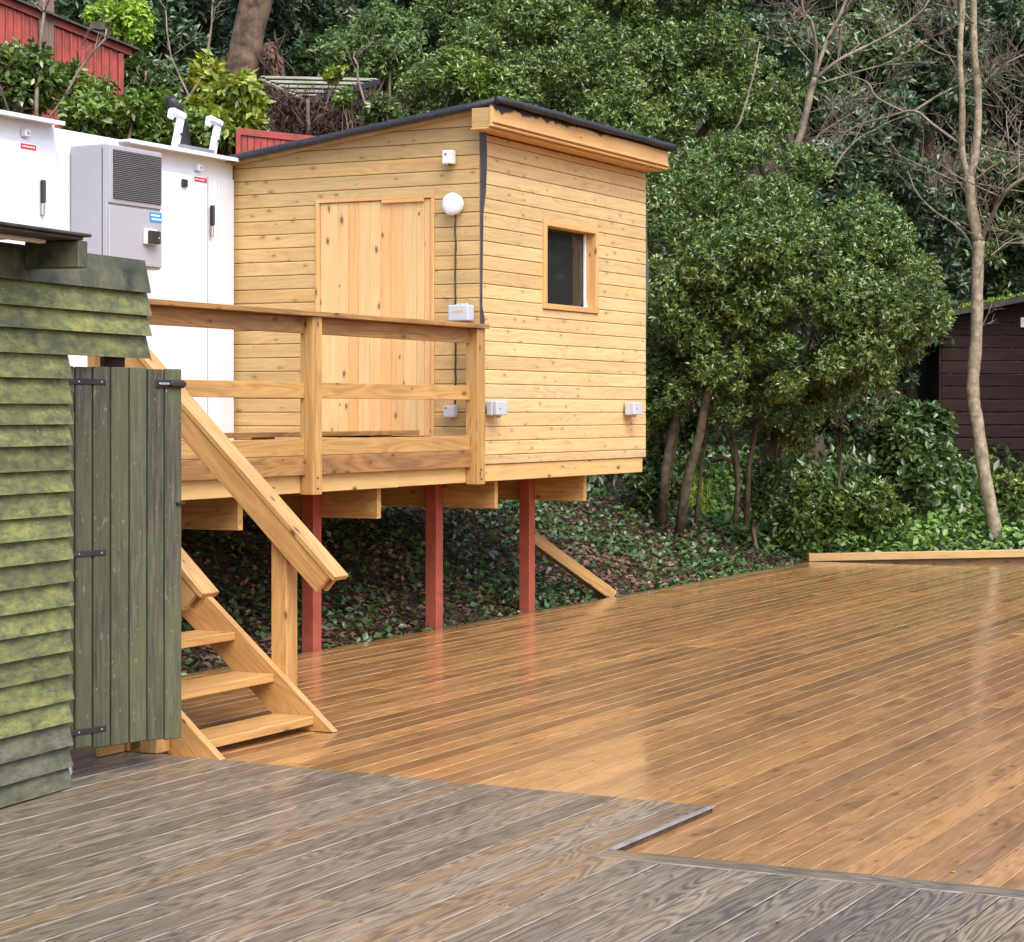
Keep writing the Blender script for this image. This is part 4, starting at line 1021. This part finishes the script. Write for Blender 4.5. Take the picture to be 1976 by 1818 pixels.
simple('conifer_bush', 'pale green feathery tree behind the brushwood shelter', 'tree', 722, 90, 26.5, (.72, .72, .75), 'pale', 1500, 9, .085, wr=.14, droop=.35, tint_sd=.25, n_lobe=20, fr=(.25, .42))
simple('light_green_tree', 'lime green young tree behind the red shed', 'tree', 222, 48, 25.4, (.55, .5, .38), 'lime', 900, 9, .09, wr=.26, droop=.2, n_lobe=16, up=.2)
simple('dark_laurel', 'dark glossy laurel between the red shed and the big trunk', 'tree', 320, 110, 26.0, (.78, .7, .95), 'evergreen', 1500, 9, .12, wr=.2, n_lobe=18, tint_mu=.5)
simple('dark_laurel', 'small dark laurel beside the corner of the red shed', 'shrub', 285, 165, 24.5, (.5, .5, .4), 'laurel_dk', 700, 9, .11, wr=.2, n_lobe=12)
simple('spotted_laurel', 'yellow green spotted laurel shrub behind the cabinet roof', 'shrub', 440, 200, 20.0, (.40, .38, .42), 'yellow', 420, 8, .12, wr=.24, n_lobe=12, tint_mu=.45, tint_sd=.3, up=.1, droop=.2)
simple('spotted_laurel', 'yellow green laurel shoot with pale upright tip', 'shrub', 405, 135, 20.2, (.16, .16, .22), 'yellow', 70, 8, .13, wr=.22, n_lobe=5, tint_mu=.75, up=.8)
simple('clipped_hedge', 'low rounded hedge just behind the white cabinets', 'hedge', 250, 235, 19.0, (.62, .55, .27), 'hedge', 1100, 9, .085, wr=.24, n_lobe=16, tint_mu=.5)
simple('clipped_hedge', 'clipped green hedge between the hedge and the hook bracket', 'hedge', 360, 262, 19.2, (.40, .4, .2), 'hedge', 420, 9, .085, wr=.24, n_lobe=10)
simple('rose_shrub', 'leafy shrub in front of the red shed at the left edge', 'shrub', 35, 172, 19.4, (.52, .5, .38), 'laurel', 600, 8, .09, wr=.26, n_lobe=14, tint_mu=.55, tint_sd=.28)
simple('rose_shrub', 'thin leafy shrub with gaps over the red shed wall', 'shrub', 150, 175, 19.8, (.42, .4, .34), 'hedge', 230, 8, .09, wr=.26, n_lobe=10, tint_sd=.3)
simple('small_shrub', 'dark shrub filling the gap left of the small red shed', 'shrub', 455, 262, 20.4, (.24, .24, .22), 'laurel', 230, 8, .10, wr=.22, n_lobe=8)
simple('bright_laurel', 'bright green laurel just behind the hut roof ridge', 'shrub', 915, 165, 23.0, (.62, .45, .46), 'hedge', 1300, 8, .08, wr=.2, n_lobe=18, tint_mu=.5, tint_sd=.3)
simple('dark_thicket', 'dark leafy thicket seen through the laurel stems', 'shrub', 1500, 780, 25.6, (1.2, .5, .42), 'laurel_dk', 1300, 8, .09, wr=.22, n_lobe=20, tint_mu=.4)
simple('dark_thicket', 'dark leafy thicket beside the far hut corner', 'shrub', 1275, 770, 24.6, (.42, .4, .5), 'laurel_dk', 600, 8, .09, wr=.22, n_lobe=12, tint_mu=.4)
# undergrowth on the right
simple('laurel_shrub', 'glossy laurel shrub at the deck corner under the tree', 'shrub', 1565, 970, 23.9, (.72, .5, .62), 'laurel', 1900, 8, .095, wr=.22, n_lobe=18, tint_mu=.5, tint_sd=.3, tr=(.03, .015))
simple('laurel_shrub', 'low laurel shrub behind the sleeper edging', 'shrub', 1680, 970, 24.2, (.5, .45, .5), 'laurel', 1000, 8, .095, wr=.22, n_lobe=14, tint_mu=.5, tint_sd=.3, tr=(.03, .015))
simple('laurel_shrub', 'small laurel shrub left of the tree gap', 'shrub', 1470, 930, 22.9, (.36, .36, .5), 'laurel_dk', 420, 8, .09, wr=.22, n_lobe=10, tint_mu=.5, tr=(.03, .015))
simple('broadleaf_bush', 'dark broadleaf bush in front of the brown shed', 'shrub', 1745, 860, 26.5, (.80, .7, .85), 'laurel_dk', 2000, 8, .12, wr=.24, n_lobe=18, tint_mu=.55, tint_sd=.3, tr=(.04, .02))
simple('broadleaf_bush', 'bush at the right edge beside the leaning trunk', 'shrub', 1960, 950, 25.4, (.34, .3, .45), 'laurel', 380, 8, .10, wr=.26, n_lobe=10, tint_mu=.55, tr=(.03, .015))
simple('bramble_patch', 'dark bramble patch below the far hut corner', 'shrub', 1262, 900, 22.2, (.32, .3, .6), 'laurel_dk', 560, 8, .08, wr=.24, n_lobe=9, tr=(.02, .01))
simple('laurel_shrub', 'dark shrub between the bare tree and the broadleaf bush', 'shrub', 1620, 790, 25.0, (.5, .5, .4), 'evergreen', 600, 8, .10, wr=.22, n_lobe=12, tr=(.03, .015))

# evergreens that close the view up the hill
BT = [(60, 60, 33, 1.9, 2.2, 'evergreen'), (360, -40, 34, 1.9, 2.0, 'evergreen'), (560, 60, 31, 1.5, 1.7, 'evergreen'), (640, 170, 29.5, 1.0, .9, 'laurel_dk'), (820, 0, 33, 1.9, 2.0, 'evergreen'),
      (1060, -60, 34, 2.0, 1.9, 'evergreen'), (1300, -40, 35, 2.0, 2.0, 'evergreen'), (1520, 40, 33, 1.6, 2.0, 'evergreen'), (1640, 150, 31, 1.25, 1.3, 'laurel_dk'), (1590, 420, 29, 1.1, 1.3, 'evergreen'),
      (1700, 330, 30, 1.2, 1.5, 'evergreen'), (1800, 120, 34, 1.7, 1.9, 'evergreen'), (1780, 480, 30.5, 1.05, 1.2, 'evergreen'), (1930, 420, 33, 1.3, 1.4, 'laurel_dk'), (1960, 150, 36, 1.8, 1.9, 'evergreen'),
      (2150, 250, 34, 2.0, 2.4, 'evergreen'), (-180, 100, 30, 1.8, 2.2, 'evergreen'), (1300, 780, 30, 1.2, .9, 'laurel_dk'), (1520, 640, 29.5, 1.1, 1.0, 'evergreen'), (1700, 640, 30, 1.0, .9, 'evergreen')]
LB = ['dark evergreen at the far left above the red shed', 'dark evergreen at the top between lime tree and big trunk', 'dark evergreen right behind the big leaning trunk', 'dark laurel above the slatted roof', 'dark evergreen behind the pale feathery tree',
      'dark evergreen behind the left half of the big laurel', 'dark evergreen behind the right half of the big laurel', 'blue green evergreen behind the left bare tree', 'green bush high between the two bare trees', 'dark evergreen behind the rounded laurel top',
      'dark evergreen in the hollow between the bare trees', 'dark evergreen at the top left of the pale trunk', 'dark evergreen left of the pale trunk above the shed', 'green bush above the brown shed roof', 'dark evergreen at the top right corner',
      'dark evergreen beyond the right edge', 'dark evergreen beyond the left edge', 'dark thicket behind the laurel stems', 'dark evergreen behind the rounded laurel', 'dark evergreen left of the brown shed']
for (px, py, D, rx, rz, mt), lb_ in zip(BT, LB):
    simple('evergreen_tree', lb_, 'tree', px, py, D, (rx, rx * .8, rz), mt, int(850 * rx * (rz + .5)), 8, .13, wr=.2, n_lobe=22, bark='bark_dark', group='evergreens closing the view up the hill',
           tint_mu=.5, tint_sd=.28, fr=(.22, .4), tr=(.16, .05), new=.1)

# ------------------------------------------------------------------ bare trees
def grow(L, p, d, length, r, depth, rr, spread=0.55, up=0.12):
    n = max(3, int(length / 0.16)); pts = [Vector(p)]; d = Vector(d).normalized()
    for i in range(n):
        d = (d + Vector((rr.uniform(-1, 1), rr.uniform(-1, 1), rr.uniform(-1, 1))) * 0.17 + Vector((0, 0, up * 0.3))).normalized()
        pts.append(pts[-1] + d * (length / n))
    L.append((pts, [r * (1 - 0.65 * i / n) for i in range(n + 1)]))
    if depth > 0:
        for k in range(rr.randint(3, 5)):
            i = rr.randint(max(1, n // 4), n); dd = (pts[i] - pts[i - 1]).normalized()
            s = Vector((rr.uniform(-1, 1), rr.uniform(-1, 1), rr.uniform(-.5, .9))); s -= dd * s.dot(dd)
            if s.length < .05: continue
            grow(L, pts[i], dd + s.normalized() * rr.uniform(.6, 1.3) * spread * 2, length * rr.uniform(.4, .7), max(.0025, r * .5), depth - 1, rr, spread, up)
def bare_tree(name, label, mat, limbs, twigs, seed, foot):
    t = thing(name, label, 'tree', foot); rr = random.Random(seed); tr = []; br = []
    for (pts, r0, r1, main) in limbs:
        P = [at(*p) for p in pts]; Q = []
        for i in range(len(P) - 1):
            for s in range(4):
                u = s / 4; a = P[max(i - 1, 0)]; b = P[i]; c = P[i + 1]; e = P[min(i + 2, len(P) - 1)]
                Q.append(0.5 * ((2 * b) + (c - a) * u + (2 * a - 5 * b + 4 * c - e) * u * u + (3 * b - a - 3 * c + e) * u ** 3))
        Q.append(P[-1]); rad = [(r0 + (r1 - r0) * i / (len(Q) - 1)) * 0.74 for i in range(len(Q))]
        if main: rad = [x * (1 + 0.06 * math.sin(i * 2.1)) for i, x in enumerate(rad)]
        (tr if main else br).append((Q, rad))
        if twigs:
            for k in range(twigs if not main else twigs // 2):
                i = rr.randint(len(Q) // 4 if not main else len(Q) // 2, len(Q) - 1)
                d = (Q[i] - Q[i - 1]).normalized(); s = Vector((rr.uniform(-1, 1), rr.uniform(-1, 1), rr.uniform(-.3, 1)))
                grow(br, Q[i], d * .5 + s, rr.uniform(.35, .85), max(.005, rad[i] * .45) if rad[i] < .03 else .008, 2, rr)
    tubes('trunk', t, M[mat], tr, 10)
    o = tubes('branches', t, M['twig'], br, 5); o['kind'] = 'stuff'
    return t
Z = 25.0
bare_tree('bare_tree', 'pale bare tree with slightly leaning trunk at the right', 'bark_pale', [
    ([(1930, 1065, Z), (1918, 1010, Z), (1900, 920, Z), (1886, 820, Z), (1877, 750, Z), (1884, 650, Z), (1886, 540, Z), (1889, 465, Z)], .125, .10, True),
    ([(1889, 465, Z), (1876, 410, Z), (1870, 340, Z)], .105, .085, True),
    ([(1870, 345, Z), (1856, 290, Z), (1857, 200, Z - .1), (1852, 110, Z - .2), (1857, 20, Z - .2), (1860, -60, Z - .2)], .06, .045, True),
    ([(1870, 345, Z), (1882, 300, Z), (1888, 200, Z + .1), (1880, 100, Z + .1), (1878, 0, Z + .1), (1875, -90, Z + .1)], .07, .055, True),
    ([(1892, 462, Z), (1915, 415, Z - .2), (1940, 370, Z - .4), (1985, 338, Z - .5)], .05, .03, False),
    ([(1882, 490, Z), (1862, 455, Z + .2), (1840, 432, Z + .3), (1800, 405, Z + .4), (1768, 370, Z + .5), (1752, 330, Z + .6)], .03, .012, False),
    ([(1852, 278, Z), (1800, 240, Z + .1), (1765, 214, Z + .2), (1715, 225, Z + .3), (1650, 245, Z + .4), (1600, 280, Z + .4), (1560, 310, Z + .4)], .03, .012, False),
    ([(1765, 214, Z + .2), (1810, 185, Z + .2), (1860, 160, Z + .3), (1890, 145, Z + .3)], .025, .018, False),
    ([(1745, 216, Z + .3), (1692, 188, Z + .4), (1672, 158, Z + .4), (1620, 137, Z + .5), (1620, 90, Z + .5), (1625, 40, Z + .5)], .022, .012, False),
    ([(1878, 45, Z), (1855, 20, Z - .1), (1838, -5, Z - .1)], .03, .025, False),
    ([(1895, 165, Z), (1930, 130, Z - .1), (1976, 105, Z - .2)], .022, .014, False),
    ([(1858, 112, Z - .1), (1820, 105, Z), (1780, 85, Z), (1745, 58, Z + .1)], .018, .009, False),
    ([(1893, 280, Z), (1925, 290, Z), (1980, 300, Z)], .016, .008, False),
    ([(1868, 360, Z), (1800, 330, Z + .2), (1725, 295, Z + .3)], .016, .007, False),
    ([(1890, 355, Z), (1940, 365, Z - .1), (1990, 372, Z - .1)], .014, .008, False)], 5, 5, gz(at(1928, 1060, Z)))
Z = 24.6
bare_tree('bare_tree', 'bare grey branched tree rising behind the rounded laurel', 'twig', [
    ([(1500, 620, Z), (1515, 450, Z), (1530, 310, Z), (1548, 250, Z), (1562, 190, Z), (1572, 150, Z)], .075, .05, True),
    ([(1572, 152, Z), (1575, 90, Z - .1), (1565, 40, Z - .2), (1550, 20, Z - .2), (1545, -40, Z - .3)], .035, .02, False),
    ([(1572, 150, Z), (1595, 80, Z + .1), (1620, 30, Z + .1), (1645, -30, Z + .2)], .04, .028, False),
    ([(1578, 148, Z), (1620, 115, Z + .1), (1680, 85, Z + .2), (1735, 55, Z + .3), (1780, 20, Z + .3), (1800, -20, Z + .3)], .03, .014, False),
    ([(1580, 162, Z), (1650, 140, Z), (1720, 118, Z - .1), (1790, 75, Z - .2)], .02, .008, False),
    ([(1568, 125, Z), (1530, 80, Z), (1515, 50, Z)], .014, .007, False),
    ([(1600, 345, Z - .4), (1625, 300, Z - .4), (1660, 265, Z - .4), (1690, 250, Z - .4)], .022, .010, False),
    ([(1560, 305, Z - .3), (1580, 260, Z - .3), (1610, 240, Z - .3), (1650, 215, Z - .3)], .018, .009, False)], 7, 17, gz(at(1500, 900, Z)))
# fine reddish brush of bare twigs up at the right
def thicket():
    t = thing('bare_thicket', 'reddish brown thicket of bare twigs at the upper right', 'tree', gz(at(1960, 600, 28.5)))
    rr = random.Random(3); L = []
    for k in range(20):
        p = at(rr.uniform(1900, 2040), rr.uniform(150, 520), rr.uniform(27.5, 29.5))
        grow(L, p, (rr.uniform(-1, 1), rr.uniform(-1, 1), rr.uniform(-.2, .8)), rr.uniform(.6, 1.2), .012, 2, rr)
    base = gz(at(2060, 600, 28.5), -.1)
    tubes('trunk', t, M['bark_dark'], [(curve(base, at(2040, 250, 28.5), .04, 6), [.05, .045, .04, .03, .025, .02])], 6)
    o = tubes('branches', t, M['twig'], L, 4); o['kind'] = 'stuff'
thicket()

# big leaning trunk with an ivy stump at its foot, upper left
bt = thing('tall_tree', 'big leaning brown trunk running out of the top left', 'tree', gz(at(470, 200, 27)))
tubes('trunk', bt, M['bark_red'], [([at(452, 420, 27), at(462, 200, 27), at(470, 120, 27), at(482, 50, 27), at(500, -20, 27), at(520, -120, 27)], [.30, .24, .22, .21, .22, .2]),
                                    ([at(530, 200, 27.2), at(524, 120, 27.2), at(515, 85, 27.2)], [.2, .16, .1])], 12)
put('crown', crown_mesh(lobes_in(at(540, -260, 27.5), (2.2, 2, 1.2), 14), 1500, 8, .15, M['evergreen'], wr=.2), bt)
tw = []
for k in range(40):
    p = at(rnd.uniform(505, 545), rnd.uniform(90, 170), 26.8); tw.append((curve(p, p + Vector((rnd.uniform(-.2, .2), rnd.uniform(-.1, .1), rnd.uniform(-.35, .35))), .3, 5), [.012] * 5))
o = tubes('dead_ivy_stems', bt, M['brush'], tw, 4); o['kind'] = 'stuff'

# young bare shoots standing in the shrubs on the left
for lab, mt, pts, r in (('pale bare sapling leaning across the red shed', 'twig', [(84, 240, 19), (120, 195, 19), (150, 140, 19), (180, 100, 19), (203, 75, 19), (206, 55, 19)], .016),
                        ('pale broken stem in front of the red shed', 'twig', [(70, 190, 19.3), (74, 120, 19.3), (80, 60, 19.3), (85, 25, 19.3), (84, -10, 19.3)], .022),
                        ('thin forked bare sapling behind the cabinets', 'twig', [(388, 245, 20), (375, 205, 20), (350, 155, 20), (330, 110, 20), (322, 60, 20), (320, 20, 20)], .012),
                        ('thin grey stem rising above the yellow laurel', 'twig', [(400, 130, 20.4), (402, 90, 20.4), (408, 50, 20.4), (410, 10, 20.4), (414, -20, 20.4)], .014),
                        ('short purple stem at the left edge', 'brush', [(20, 225, 18.6), (8, 190, 18.6), (-6, 150, 18.6)], .014),
                        ('thin pale sapling in front of the slatted roof', 'twig', [(712, 225, 22), (700, 185, 22), (690, 150, 22), (690, 125, 22), (682, 110, 22)], .016)):
    P = [at(*p) for p in pts]; t = thing('bare_sapling', lab, 'sapling', gz(P[0])); L = [([gz(P[0], -.05)] + P, [r] + [r * (1 - .55 * i / len(P)) for i in range(len(P))])]
    rr = random.Random(len(lab)); tubes('stem', t, M[mt], L, 6)
    B = []
    for k in range(4): grow(B, P[rr.randint(2, len(P) - 1)], (rr.uniform(-1, 1), rr.uniform(-1, 1), .6), .3, r * .35, 1, rr)
    o = tubes('twigs', t, M[mt], B, 4); o['kind'] = 'stuff'

# ------------------------------------------------------------------ sheds up the hill
def frame_at(px, py, D, yaw=0.0):
    """local axes at a place: x to the right of view turned by yaw, y away, z up"""
    o = at(px, py, D); x = (RT * math.cos(yaw) + FW * math.sin(yaw)); yv = Vector((0, 0, 1)).cross(x)
    return Matrix.Translation(o) @ Matrix((x, yv, Vector((0, 0, 1)))).transposed().to_4x4()
def lbox(nm, par, F_, x0, x1, y0, y1, z0, z1, mat, bev=0.003, axis=None):
    s = (x1 - x0, y1 - y0, z1 - z0); axis = axis or 'xyz'[s.index(max(s))]
    d = {'x': (s[0], s[1], s[2]), 'y': (s[1], s[0], s[2]), 'z': (s[2], s[1], s[0])}[axis]
    return put(nm, box_mesh(*d, mat, bev), par, F_ @ Matrix.Translation(((x0 + x1) / 2, (y0 + y1) / 2, (z0 + z1) / 2)) @ AX[axis])
# red shed, upper left: upright boards with cover strips under a sloping verge
Fr = frame_at(228, 190, 22.5, 0.55); rs = thing('red_shed', 'red boarded shed on the hill at the upper left', 'shed', Fr @ Vector((-1, .5, -.6)))
def vz(x): return 0.52 - x * 0.32         # verge height above the corner foot
x = 0.0; k = 0
while x > -2.6:
    wd = 0.085
    lbox('wall_board', rs, Fr, x - wd + .002, x - .002, 0, .02, -.8, vz(x - wd / 2), M['shedred'], axis='z')
    lbox('cover_strip', rs, Fr, x - wd - .012, x - wd + .012, -.02, -.001, -.8, vz(x - wd) - .01, M['shedred'], axis='z')
    x -= wd; k += 1
lbox('corner_post', rs, Fr, -.005, .055, -.03, .05, -.8, .50, M['shedred'], axis='z')
lbox('side_wall', rs, Fr, .0, .02, .051, 1.8, -.8, .45, M['shedred'])
for n, x0, x1, y0, y1, o0, o1 in (('verge_board', -2.7, .14, -.05, -.022, .0, .075), ('roof_sheet', -2.75, .2, -.14, 1.9, .077, .10)):
    bm = bmesh.new(); vs = [bm.verts.new((xx, yy, vz(xx) + oo)) for oo in (o0, o1) for (xx, yy) in ((x0, y0), (x1, y0), (x1, y1), (x0, y1))]
    for f in ((0, 3, 2, 1), (4, 5, 6, 7), (0, 1, 5, 4), (1, 2, 6, 5), (2, 3, 7, 6), (3, 0, 4, 7)): bm.faces.new([vs[i] for i in f])
    put(n, bm_done(bm, M['shedred'] if n == 'verge_board' else M['roofdark']), rs, Fr)
lbox('hanging_board', rs, Fr, -.86, -.70, -.05, -.022, .42, 1.02, M['oldboard'], axis='z')
lbox('roof_block', rs, Fr, -.34, -.18, -.15, .1, .72, .80, M['roofdark'])
# small red shed behind the hut roof
Fs = frame_at(465, 300, 19.6, 0.3); r2 = thing('red_planter_wall', 'low red boarded wall just above the hut roof', 'wall', Fs @ Vector((.3, 0, -.5)))
for k in range(14):
    lbox('wall_board', r2, Fs, k * .062 + .002, k * .062 + .060, 0, .02 + .006 * (k % 2), -.7, .215 - k * .006, M['shedred'], axis='z')
bm = bmesh.new(); vs = [bm.verts.new(p) for p in ((-.02, -.02, .20), (.9, -.02, .135), (.9, .06, .135), (-.02, .06, .20), (-.02, -.02, .265), (.9, -.02, .20), (.9, .06, .20), (-.02, .06, .265))]
for f in ((0, 3, 2, 1), (4, 5, 6, 7), (0, 1, 5, 4), (1, 2, 6, 5), (2, 3, 7, 6), (3, 0, 4, 7)): bm.faces.new([vs[i] for i in f])
put('top_rail', bm_done(bm, M['shedred']), r2, Fs)
lbox('end_post', r2, Fs, -.05, -.003, -.03, .05, -.7, .24, M['shedred'], axis='z')
# brushwood shelter with a slatted roof
bs = thing('brushwood_shelter', 'brushwood shelter with slatted weathered roof above the hut', 'shelter', at(620, 290, 22.5))
A, B, Cc = at(503, 148, 23.4), at(592, 190, 22.2), at(732, 153, 23.2)
for k in range(9):
    u = 0.02 + k / 9.5
    p, q = A.lerp(B, u), Cc.lerp(B, u); off = Vector((0, 0, .012 * (k % 2)))
    stick('roof_slat', bs, M['slatpale'], p + off, q + off, .085, .018)
stick('roof_edge', bs, M['felt'], B - Vector((0, 0, .03)), Cc - Vector((0, 0, .03)), .05, .06)
stick('roof_edge', bs, M['slatpale'], A - Vector((0, 0, .03)), B - Vector((0, 0, .03)), .04, .03)
stick('corner_stake', bs, M['twig'], at(596, 300, 22.0), at(594, 190, 22.1), .03, .03, up=(1, 0, 0))
def brushwall():
    L = []
    for k in range(1500):
        u = rnd.random()
        px = rnd.uniform(528, 785); top = (175 + (592 - px) * -.05) if px < 592 else (192 - (px - 592) * .12)
        if px > 700: top = 178 + (px - 700) * .5
        D = rnd.uniform(21.9, 22.5) + abs(px - 592) * .003
        p = at(px, rnd.uniform(top + 8, 300), D)
        L.append(([p, p + Vector((rnd.uniform(-.16, .16), rnd.uniform(-.16, .16), rnd.uniform(-.16, .2)))], [.008, .005]))
    o = tubes('brushwood', bs, M['brush'], L, 3); o['kind'] = 'stuff'
    c = [at(530, 205, 22.8), at(592, 200, 22.35), at(775, 225, 23.2)]
    V = c + [p - Vector((0, 0, .9)) for p in c] + [p + FW * .5 for p in c] + [p + FW * .5 - Vector((0, 0, .9)) for p in c]
    put('back_panel', mesh_from(V, [(0, 3, 4, 1), (1, 4, 5, 2), (6, 7, 10, 9), (7, 8, 11, 10), (0, 1, 7, 6), (1, 2, 8, 7), (3, 9, 10, 4), (4, 10, 11, 5), (0, 6, 9, 3), (2, 5, 11, 8)], M['brush']), bs)
brushwall()
for lab, px, py, D, r, mt in (('yellow green sprig growing through the slatted roof', 650, 140, 22.4, (.14, .14, .10), 'yellow'), ('sprig of yellow leaves over the brushwood wall', 665, 190, 21.6, (.15, .12, .09), 'hedge'),
                             ('leafy sprig at the end of the brushwood wall', 745, 215, 21.6, (.25, .25, .2), 'laurel')):
    simple('leafy_sprig', lab, 'shrub', px, py, D, r, mt, 45 if r[0] < .2 else 160, 7, .08, wr=.25, n_lobe=5, tr=(.012, .006))
# dark brown shed at the right edge
Fd = frame_at(1815, 885, 30.0, 0.12); ds = thing('brown_shed', 'dark brown boarded shed at the right edge of the wood', 'shed', Fd @ Vector((1.5, .8, -.6)))
for k in range(15):
    z0 = -.45 + k * .19; 
    lbox('wall_board', ds, Fd, 0, 3.4, -.02, .012, z0, z0 + .182, M['shedbrown'], bev=.012, axis='x') if z0 < 2.05 else None
prism('gable_board', ds, M['shedbrown'], [Fd @ Vector(p) for p in ((0.02, 0.0, 2.1), (3.4, 0.0, 2.1), (3.4, 0.0, 2.85), (.25, 0, 2.14))], FW * .02)
lbox('corner_post', ds, Fd, -.03, -.001, -.03, 1.6, -.45, 2.1, M['shedbrown'], axis='z')
bm = bmesh.new(); vs = [bm.verts.new(p) for p in ((-.12, -.3, 2.06), (3.5, -.3, 2.78), (3.5, 1.8, 2.78), (-.12, 1.8, 2.06), (-.12, -.3, 2.15), (3.5, -.3, 2.87), (3.5, 1.8, 2.87), (-.12, 1.8, 2.15))]
for f in ((0, 3, 2, 1), (4, 5, 6, 7), (0, 1, 5, 4), (1, 2, 6, 5), (2, 3, 7, 6), (3, 0, 4, 7)): bm.faces.new([vs[i] for i in f])
put('roof', bm_done(bm, M['roofdark']), ds, Fd)
mo = put('roof_moss', leaf_mesh(np.array([tuple(Fd @ Vector((x_, rnd.uniform(-.28, .5), 2.16 + (x_ + .12) * .199))) for x_ in np.linspace(.3, 3.2, 500)]), npr.normal(size=(500, 3)) * .6 + np.array([0, 0, 1]), npr.uniform(.03, .09, 500), npr.uniform(.01, .025, 500), M['lime'], npr.random(500)), ds)
mo['kind'] = 'stuff'
lbox('light_fitting', ds, Fd, 1.2, 1.3, -.07, -.025, 1.95, 2.1, M['boxwhite'])

# ------------------------------------------------------------------ ground cover
def scatter(name, label, mat, n, fx, L, wr, flat=0.35, tint=(0.45, 0.22), lift=(0.0, 0.06)):
    P = np.array([fx() for _ in range(n)]); z = np.array([ground_z(a, b) for a, b in P]) + npr.uniform(*lift, n)
    B = np.column_stack([P, z]); d = npr.normal(size=(n, 3)); d[:, 2] = d[:, 2] * flat + flat * .6
    LL = L * npr.uniform(.55, 1.3, n)
    roll = np.array([0, -0.35, 1.0]) + npr.normal(0, .45, (n, 3))
    o = put(name, leaf_mesh(B, d, LL, LL * wr, M[mat], np.clip(npr.normal(tint[0], tint[1], n), 0, 1), roll=roll)); o['kind'] = 'stuff'
    o['label'] = label
def bank(): 
    while True:
        x, y = rnd.uniform(8, 24), 8.64 + abs(rnd.gauss(0, 1.5))
        if y < 12.5: return x, y
CL = [(rnd.uniform(9, 22), 8.7 + rnd.random() * 2.6, rnd.uniform(.25, .7)) for _ in range(95)]
def clumped():
    c = rnd.choice(CL); return c[0] + rnd.gauss(0, c[2]), max(8.66, c[1] + rnd.gauss(0, c[2] * .6))
scatter('leaf_litter', 'brown dead leaves scattered over the bank', 'litter', 26000, bank, .065, .28, .25, (.42, .25), (0, .02))
scatter('ivy_cover', 'dark ivy creeping over the shaded bank', 'ivy', 13000, clumped, .068, .36, .4, (.42, .25), (.01, .10))
def rightg():
    while True:
        p = at(rnd.uniform(1380, 2050), 0, rnd.uniform(22.5, 30))
        if ((p.x - 21.4) + (p.y - 8.6)) > 0.25: return p.x, p.y
scatter('low_ground_cover', 'bright green low plants behind the sleeper edging', 'bright', 6500, rightg, .11, .34, .55, (.45, .25), (.02, .22))
scatter('woodland_litter', 'brown litter and ivy on the ground to the right', 'ivy', 9000, rightg, .09, .32, .45, (.4, .25), (.0, .12))
def lawn():
    p = at(rnd.uniform(1290, 1470), 0, rnd.uniform(24, 31)); return p.x, p.y
P = 9000
scatter('lawn_grass', 'sunlit grass seen between the laurel stems', 'grass', P, lawn, .13, .10, 1.2, (.5, .25), (0, .02))
# felled log in the gap between the stems
lg = tubes('fallen_log', None, M['bark_dark'], [([at(1372, 890, 25.5), at(1395, 884, 25.5), at(1425, 892, 25.4)], [.03, .033, .028])], 8)
tag(lg, 'fallen log on the grass behind the laurel stems', 'log')

def hillside():
    while True:
        p = at(rnd.uniform(-250, 2350), 0, rnd.uniform(24.5, 46))
        if p.x > 17 and (p.y > 12.5 or p.x > 25): return p.x, p.y
scatter('hillside_undergrowth', 'dark leafy undergrowth covering the wooded hillside', 'laurel_dk', 60000, hillside, .15, .26, 1.0, (.45, .25), (0, .55))
for lab, px, py, D, rx, rz in (('dark evergreen well beyond the right edge beside the deck', 2500, 300, 27, 2.2, 2.8), ('dark evergreen out of view to the right of the deck', 3000, 350, 26, 2.4, 2.8), ('leafy tree far out of view on the right', 3700, 350, 25, 2.4, 2.8)):
    simple('evergreen_tree', lab, 'tree', px, py, D, (rx, rx * .8, rz), 'laurel_dk', 1500, 8, .2, wr=.22, n_lobe=20, bark='bark_dark', group='evergreens closing the view up the hill', tr=(.16, .05))

# bits blown onto the wet boards
nb = 150
Pb = np.array([(rnd.uniform(7.9, 20.5), rnd.uniform(0.5, 8.4), 0.003) if rnd.random() < .7 else (rnd.uniform(4.5, 6.6), rnd.uniform(1.5, 6.0), GZ + .003) for _ in range(nb)])
db = npr.normal(size=(nb, 3)); db[:, 2] = 0.02
o = put('deck_debris', leaf_mesh(Pb, db, npr.uniform(.008, .03, nb), npr.uniform(.002, .008, nb), M['litter'], npr.uniform(.4, 1, nb), roll=np.tile([0, 0, 1.0], (nb, 1)) + npr.normal(0, .1, (nb, 3))))
o['kind'] = 'stuff'; o['label'] = 'small dead leaf bits scattered on the wet decks'
o = put('fallen_leaf', leaf_mesh(np.array([[7.12, 2.28, .004]]), np.array([[.3, 1, .05]]), np.array([.035]), np.array([.012]), M['yellow'], np.array([1.0]), roll=np.array([[0, 0, 1.0]])))
tag(o, 'single yellow leaf lying on the brown deck by the border board', 'leaf')
